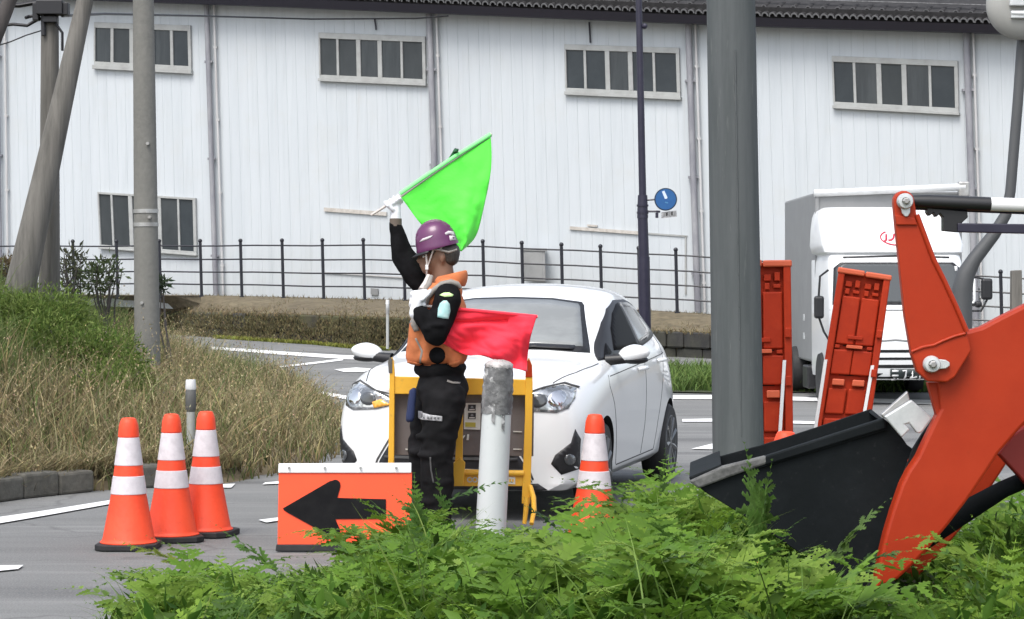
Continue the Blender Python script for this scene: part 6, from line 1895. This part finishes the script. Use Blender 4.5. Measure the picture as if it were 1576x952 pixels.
# single sprays that reach out over things
def spray(px0, py0, px1, py1, y, label, droop=.5, pin=.11, tint=(.07, .14, .025), npair=13):
    a = at(px0, py0, y); b = at(px1, py1, y - .05); d = b - a; L = d.length
    az = math.atan2(d.y, d.x); el = math.asin(max(-1, min(1, d.z / L))) + droop * .45
    t0 = np.array(tint)
    V, F, T = frond(L * 1.04, npair, 0, az, el, droop, pin, t0, t0 * 1.7)
    o = tinted('fern_spray', V, F, T, M['leaf'], kind=None, org=tuple(a)); tag(o, label, 'fern')
    return o
spray(455, 905, 330, 806, 9.6, 'long fern spray rising just right of the three cones', .12, .10)
spray(330, 920, 190, 870, 9.0, 'fern spray reaching left over the asphalt below the cones', .2, .10)
spray(250, 950, 138, 925, 8.7, 'low fern spray at the bottom left over the asphalt', .2, .09)
spray(300, 880, 182, 830, 9.2, 'yellow green fern spray overlapping the base of the leftmost cone', .15, .085, (.13, .16, .03))
spray(360, 900, 232, 826, 9.3, 'fern spray overlapping the base of the middle cone', .15, .085, (.10, .15, .03))
spray(690, 850, 552, 768, 11.4, 'fern spray lying across the right half of the arrow sign', .25, .10)
spray(668, 850, 585, 790, 11.3, 'fern spray covering the tail end of the black arrow', .3, .10, (.09, .165, .03))
spray(640, 880, 565, 815, 11.2, 'low fern spray over the lower right corner of the arrow sign', .3, .10)
spray(700, 860, 600, 762, 11.3, 'broad fern spray across the right end of the arrow sign', .3, .12, (.06, .125, .025))
spray(672, 870, 612, 748, 11.4, 'pale fern spray leaning left over the arrow sign corner', .35, .11, (.085, .155, .035))
spray(640, 850, 628, 735, 11.5, 'upright fern spray at the right edge of the arrow sign', .3, .09)
spray(690, 850, 655, 732, 11.5, 'upright fern spray in front of the flagman trousers', .4, .10, (.055, .115, .025))
spray(640, 870, 520, 838, 10.4, 'low fern spray below the black arrow', .4, .08)
spray(660, 790, 800, 735, 11.6, 'thin fern spray crossing the foot of the white bollard', .5, .075, (.055, .11, .03))
spray(1180, 880, 1130, 695, 8.1, 'fern spray standing upright before the black bucket', .3, .13, (.075, .14, .03))
spray(1160, 900, 1220, 725, 8.0, 'fern spray leaning right before the black bucket', .5, .14, (.08, .15, .03))
spray(1250, 905, 1370, 775, 8.0, 'bright fern spray pointing at the loader boom', .4, .12, (.075, .125, .03))
spray(1290, 900, 1390, 845, 8.0, 'low fern spray at the foot of the loader boom', .5, .10, (.06, .11, .035))
spray(880, 840, 800, 775, 11.5, 'fern spray reaching left between the barrier foot and the lone cone', .4, .08, (.04, .085, .03))
spray(930, 850, 985, 745, 11.3, 'fern spray standing right of the lone cone', .4, .10, (.05, .095, .03))
spray(1010, 850, 1040, 700, 11.2, 'tall fern spray in front of the car rear wheel', .3, .11, (.055, .10, .025))

# long arching blades between the ferns
def tall_pt():
    while True:
        y = random.uniform(6.4, 12); px = random.uniform(150, 1690); x = (px - CX) / FPX * y
        if y < verge_edge(x) - .1 and not (px > 1060 and 8.3 < y < 10): break
    return x, y, px
# ---- ground cover under the ferns
random.seed(9)
N = 26000
yy = rng.uniform(5.8, 12.2, N); pxr = rng.uniform(60, 1760, N); xx = (pxr - CX) / FPX * yy
ok = np.array([yy[i] < verge_edge(xx[i]) - .03 for i in range(N)])
xx, yy = xx[ok], yy[ok]; zz = np.array([vz(a, b) for a, b in zip(xx, yy)]) - .01
pxr = CX + FPX * xx / yy
zt = np.array([EYE - (lerp_tab(top_front if (a > 1030 and b < 9.9) else top_tab, a) - CY) / FPX * b for a, b in zip(pxr, yy)])
hm = np.clip((zt - zz) * .60, 0.03, .30)
n = len(xx); h = hm * rng.uniform(.5, 1, n)
gc = blades(np.stack([xx, yy, zz], 1), h, rng.uniform(.004, .011, n), h * rng.uniform(.2, .9, n), jitter((.028, .055, .010), n, .35), jitter((.13, .20, .04), n, .3))  # dark base greens paint in the shadow gaps between the ferns
k = rng.choice(n, 16000)
# low leaves
c = np.stack([xx[k], yy[k], zz[k] + h[k] * rng.uniform(.2, 1.0, 16000)], 1)
lv = leaf_cloud(16000, (0, 0, 0), (0, 0, 0), .075, (.035, .085, .010), (.13, .24, .035), asp=.18)
lv = (lv[0] + np.repeat(c, 4, 0), lv[1], lv[2])
tp = [tall_pt() for _ in range(900)]
tpos = np.array([(a, b, vz(a, b)) for a, b, c in tp])
th = np.array([EYE - (lerp_tab(top_front if (c > 1030 and b < 9.9) else top_tab, c) - CY) / FPX * b for a, b, c in tp]) - tpos[:, 2]
th = np.clip(th * rng.uniform(.75, 1.06, len(th)), .04, .62)
tall = blades(tpos, th, rng.uniform(.003, .007, len(th)), th * rng.uniform(.3, 1.1, len(th)), jitter((.06, .12, .02), len(th), .3), jitter((.15, .24, .05), len(th), .3), seg=5)
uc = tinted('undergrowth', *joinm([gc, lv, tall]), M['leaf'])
uc['label'] = 'dense grass and leaves under the roadside ferns'
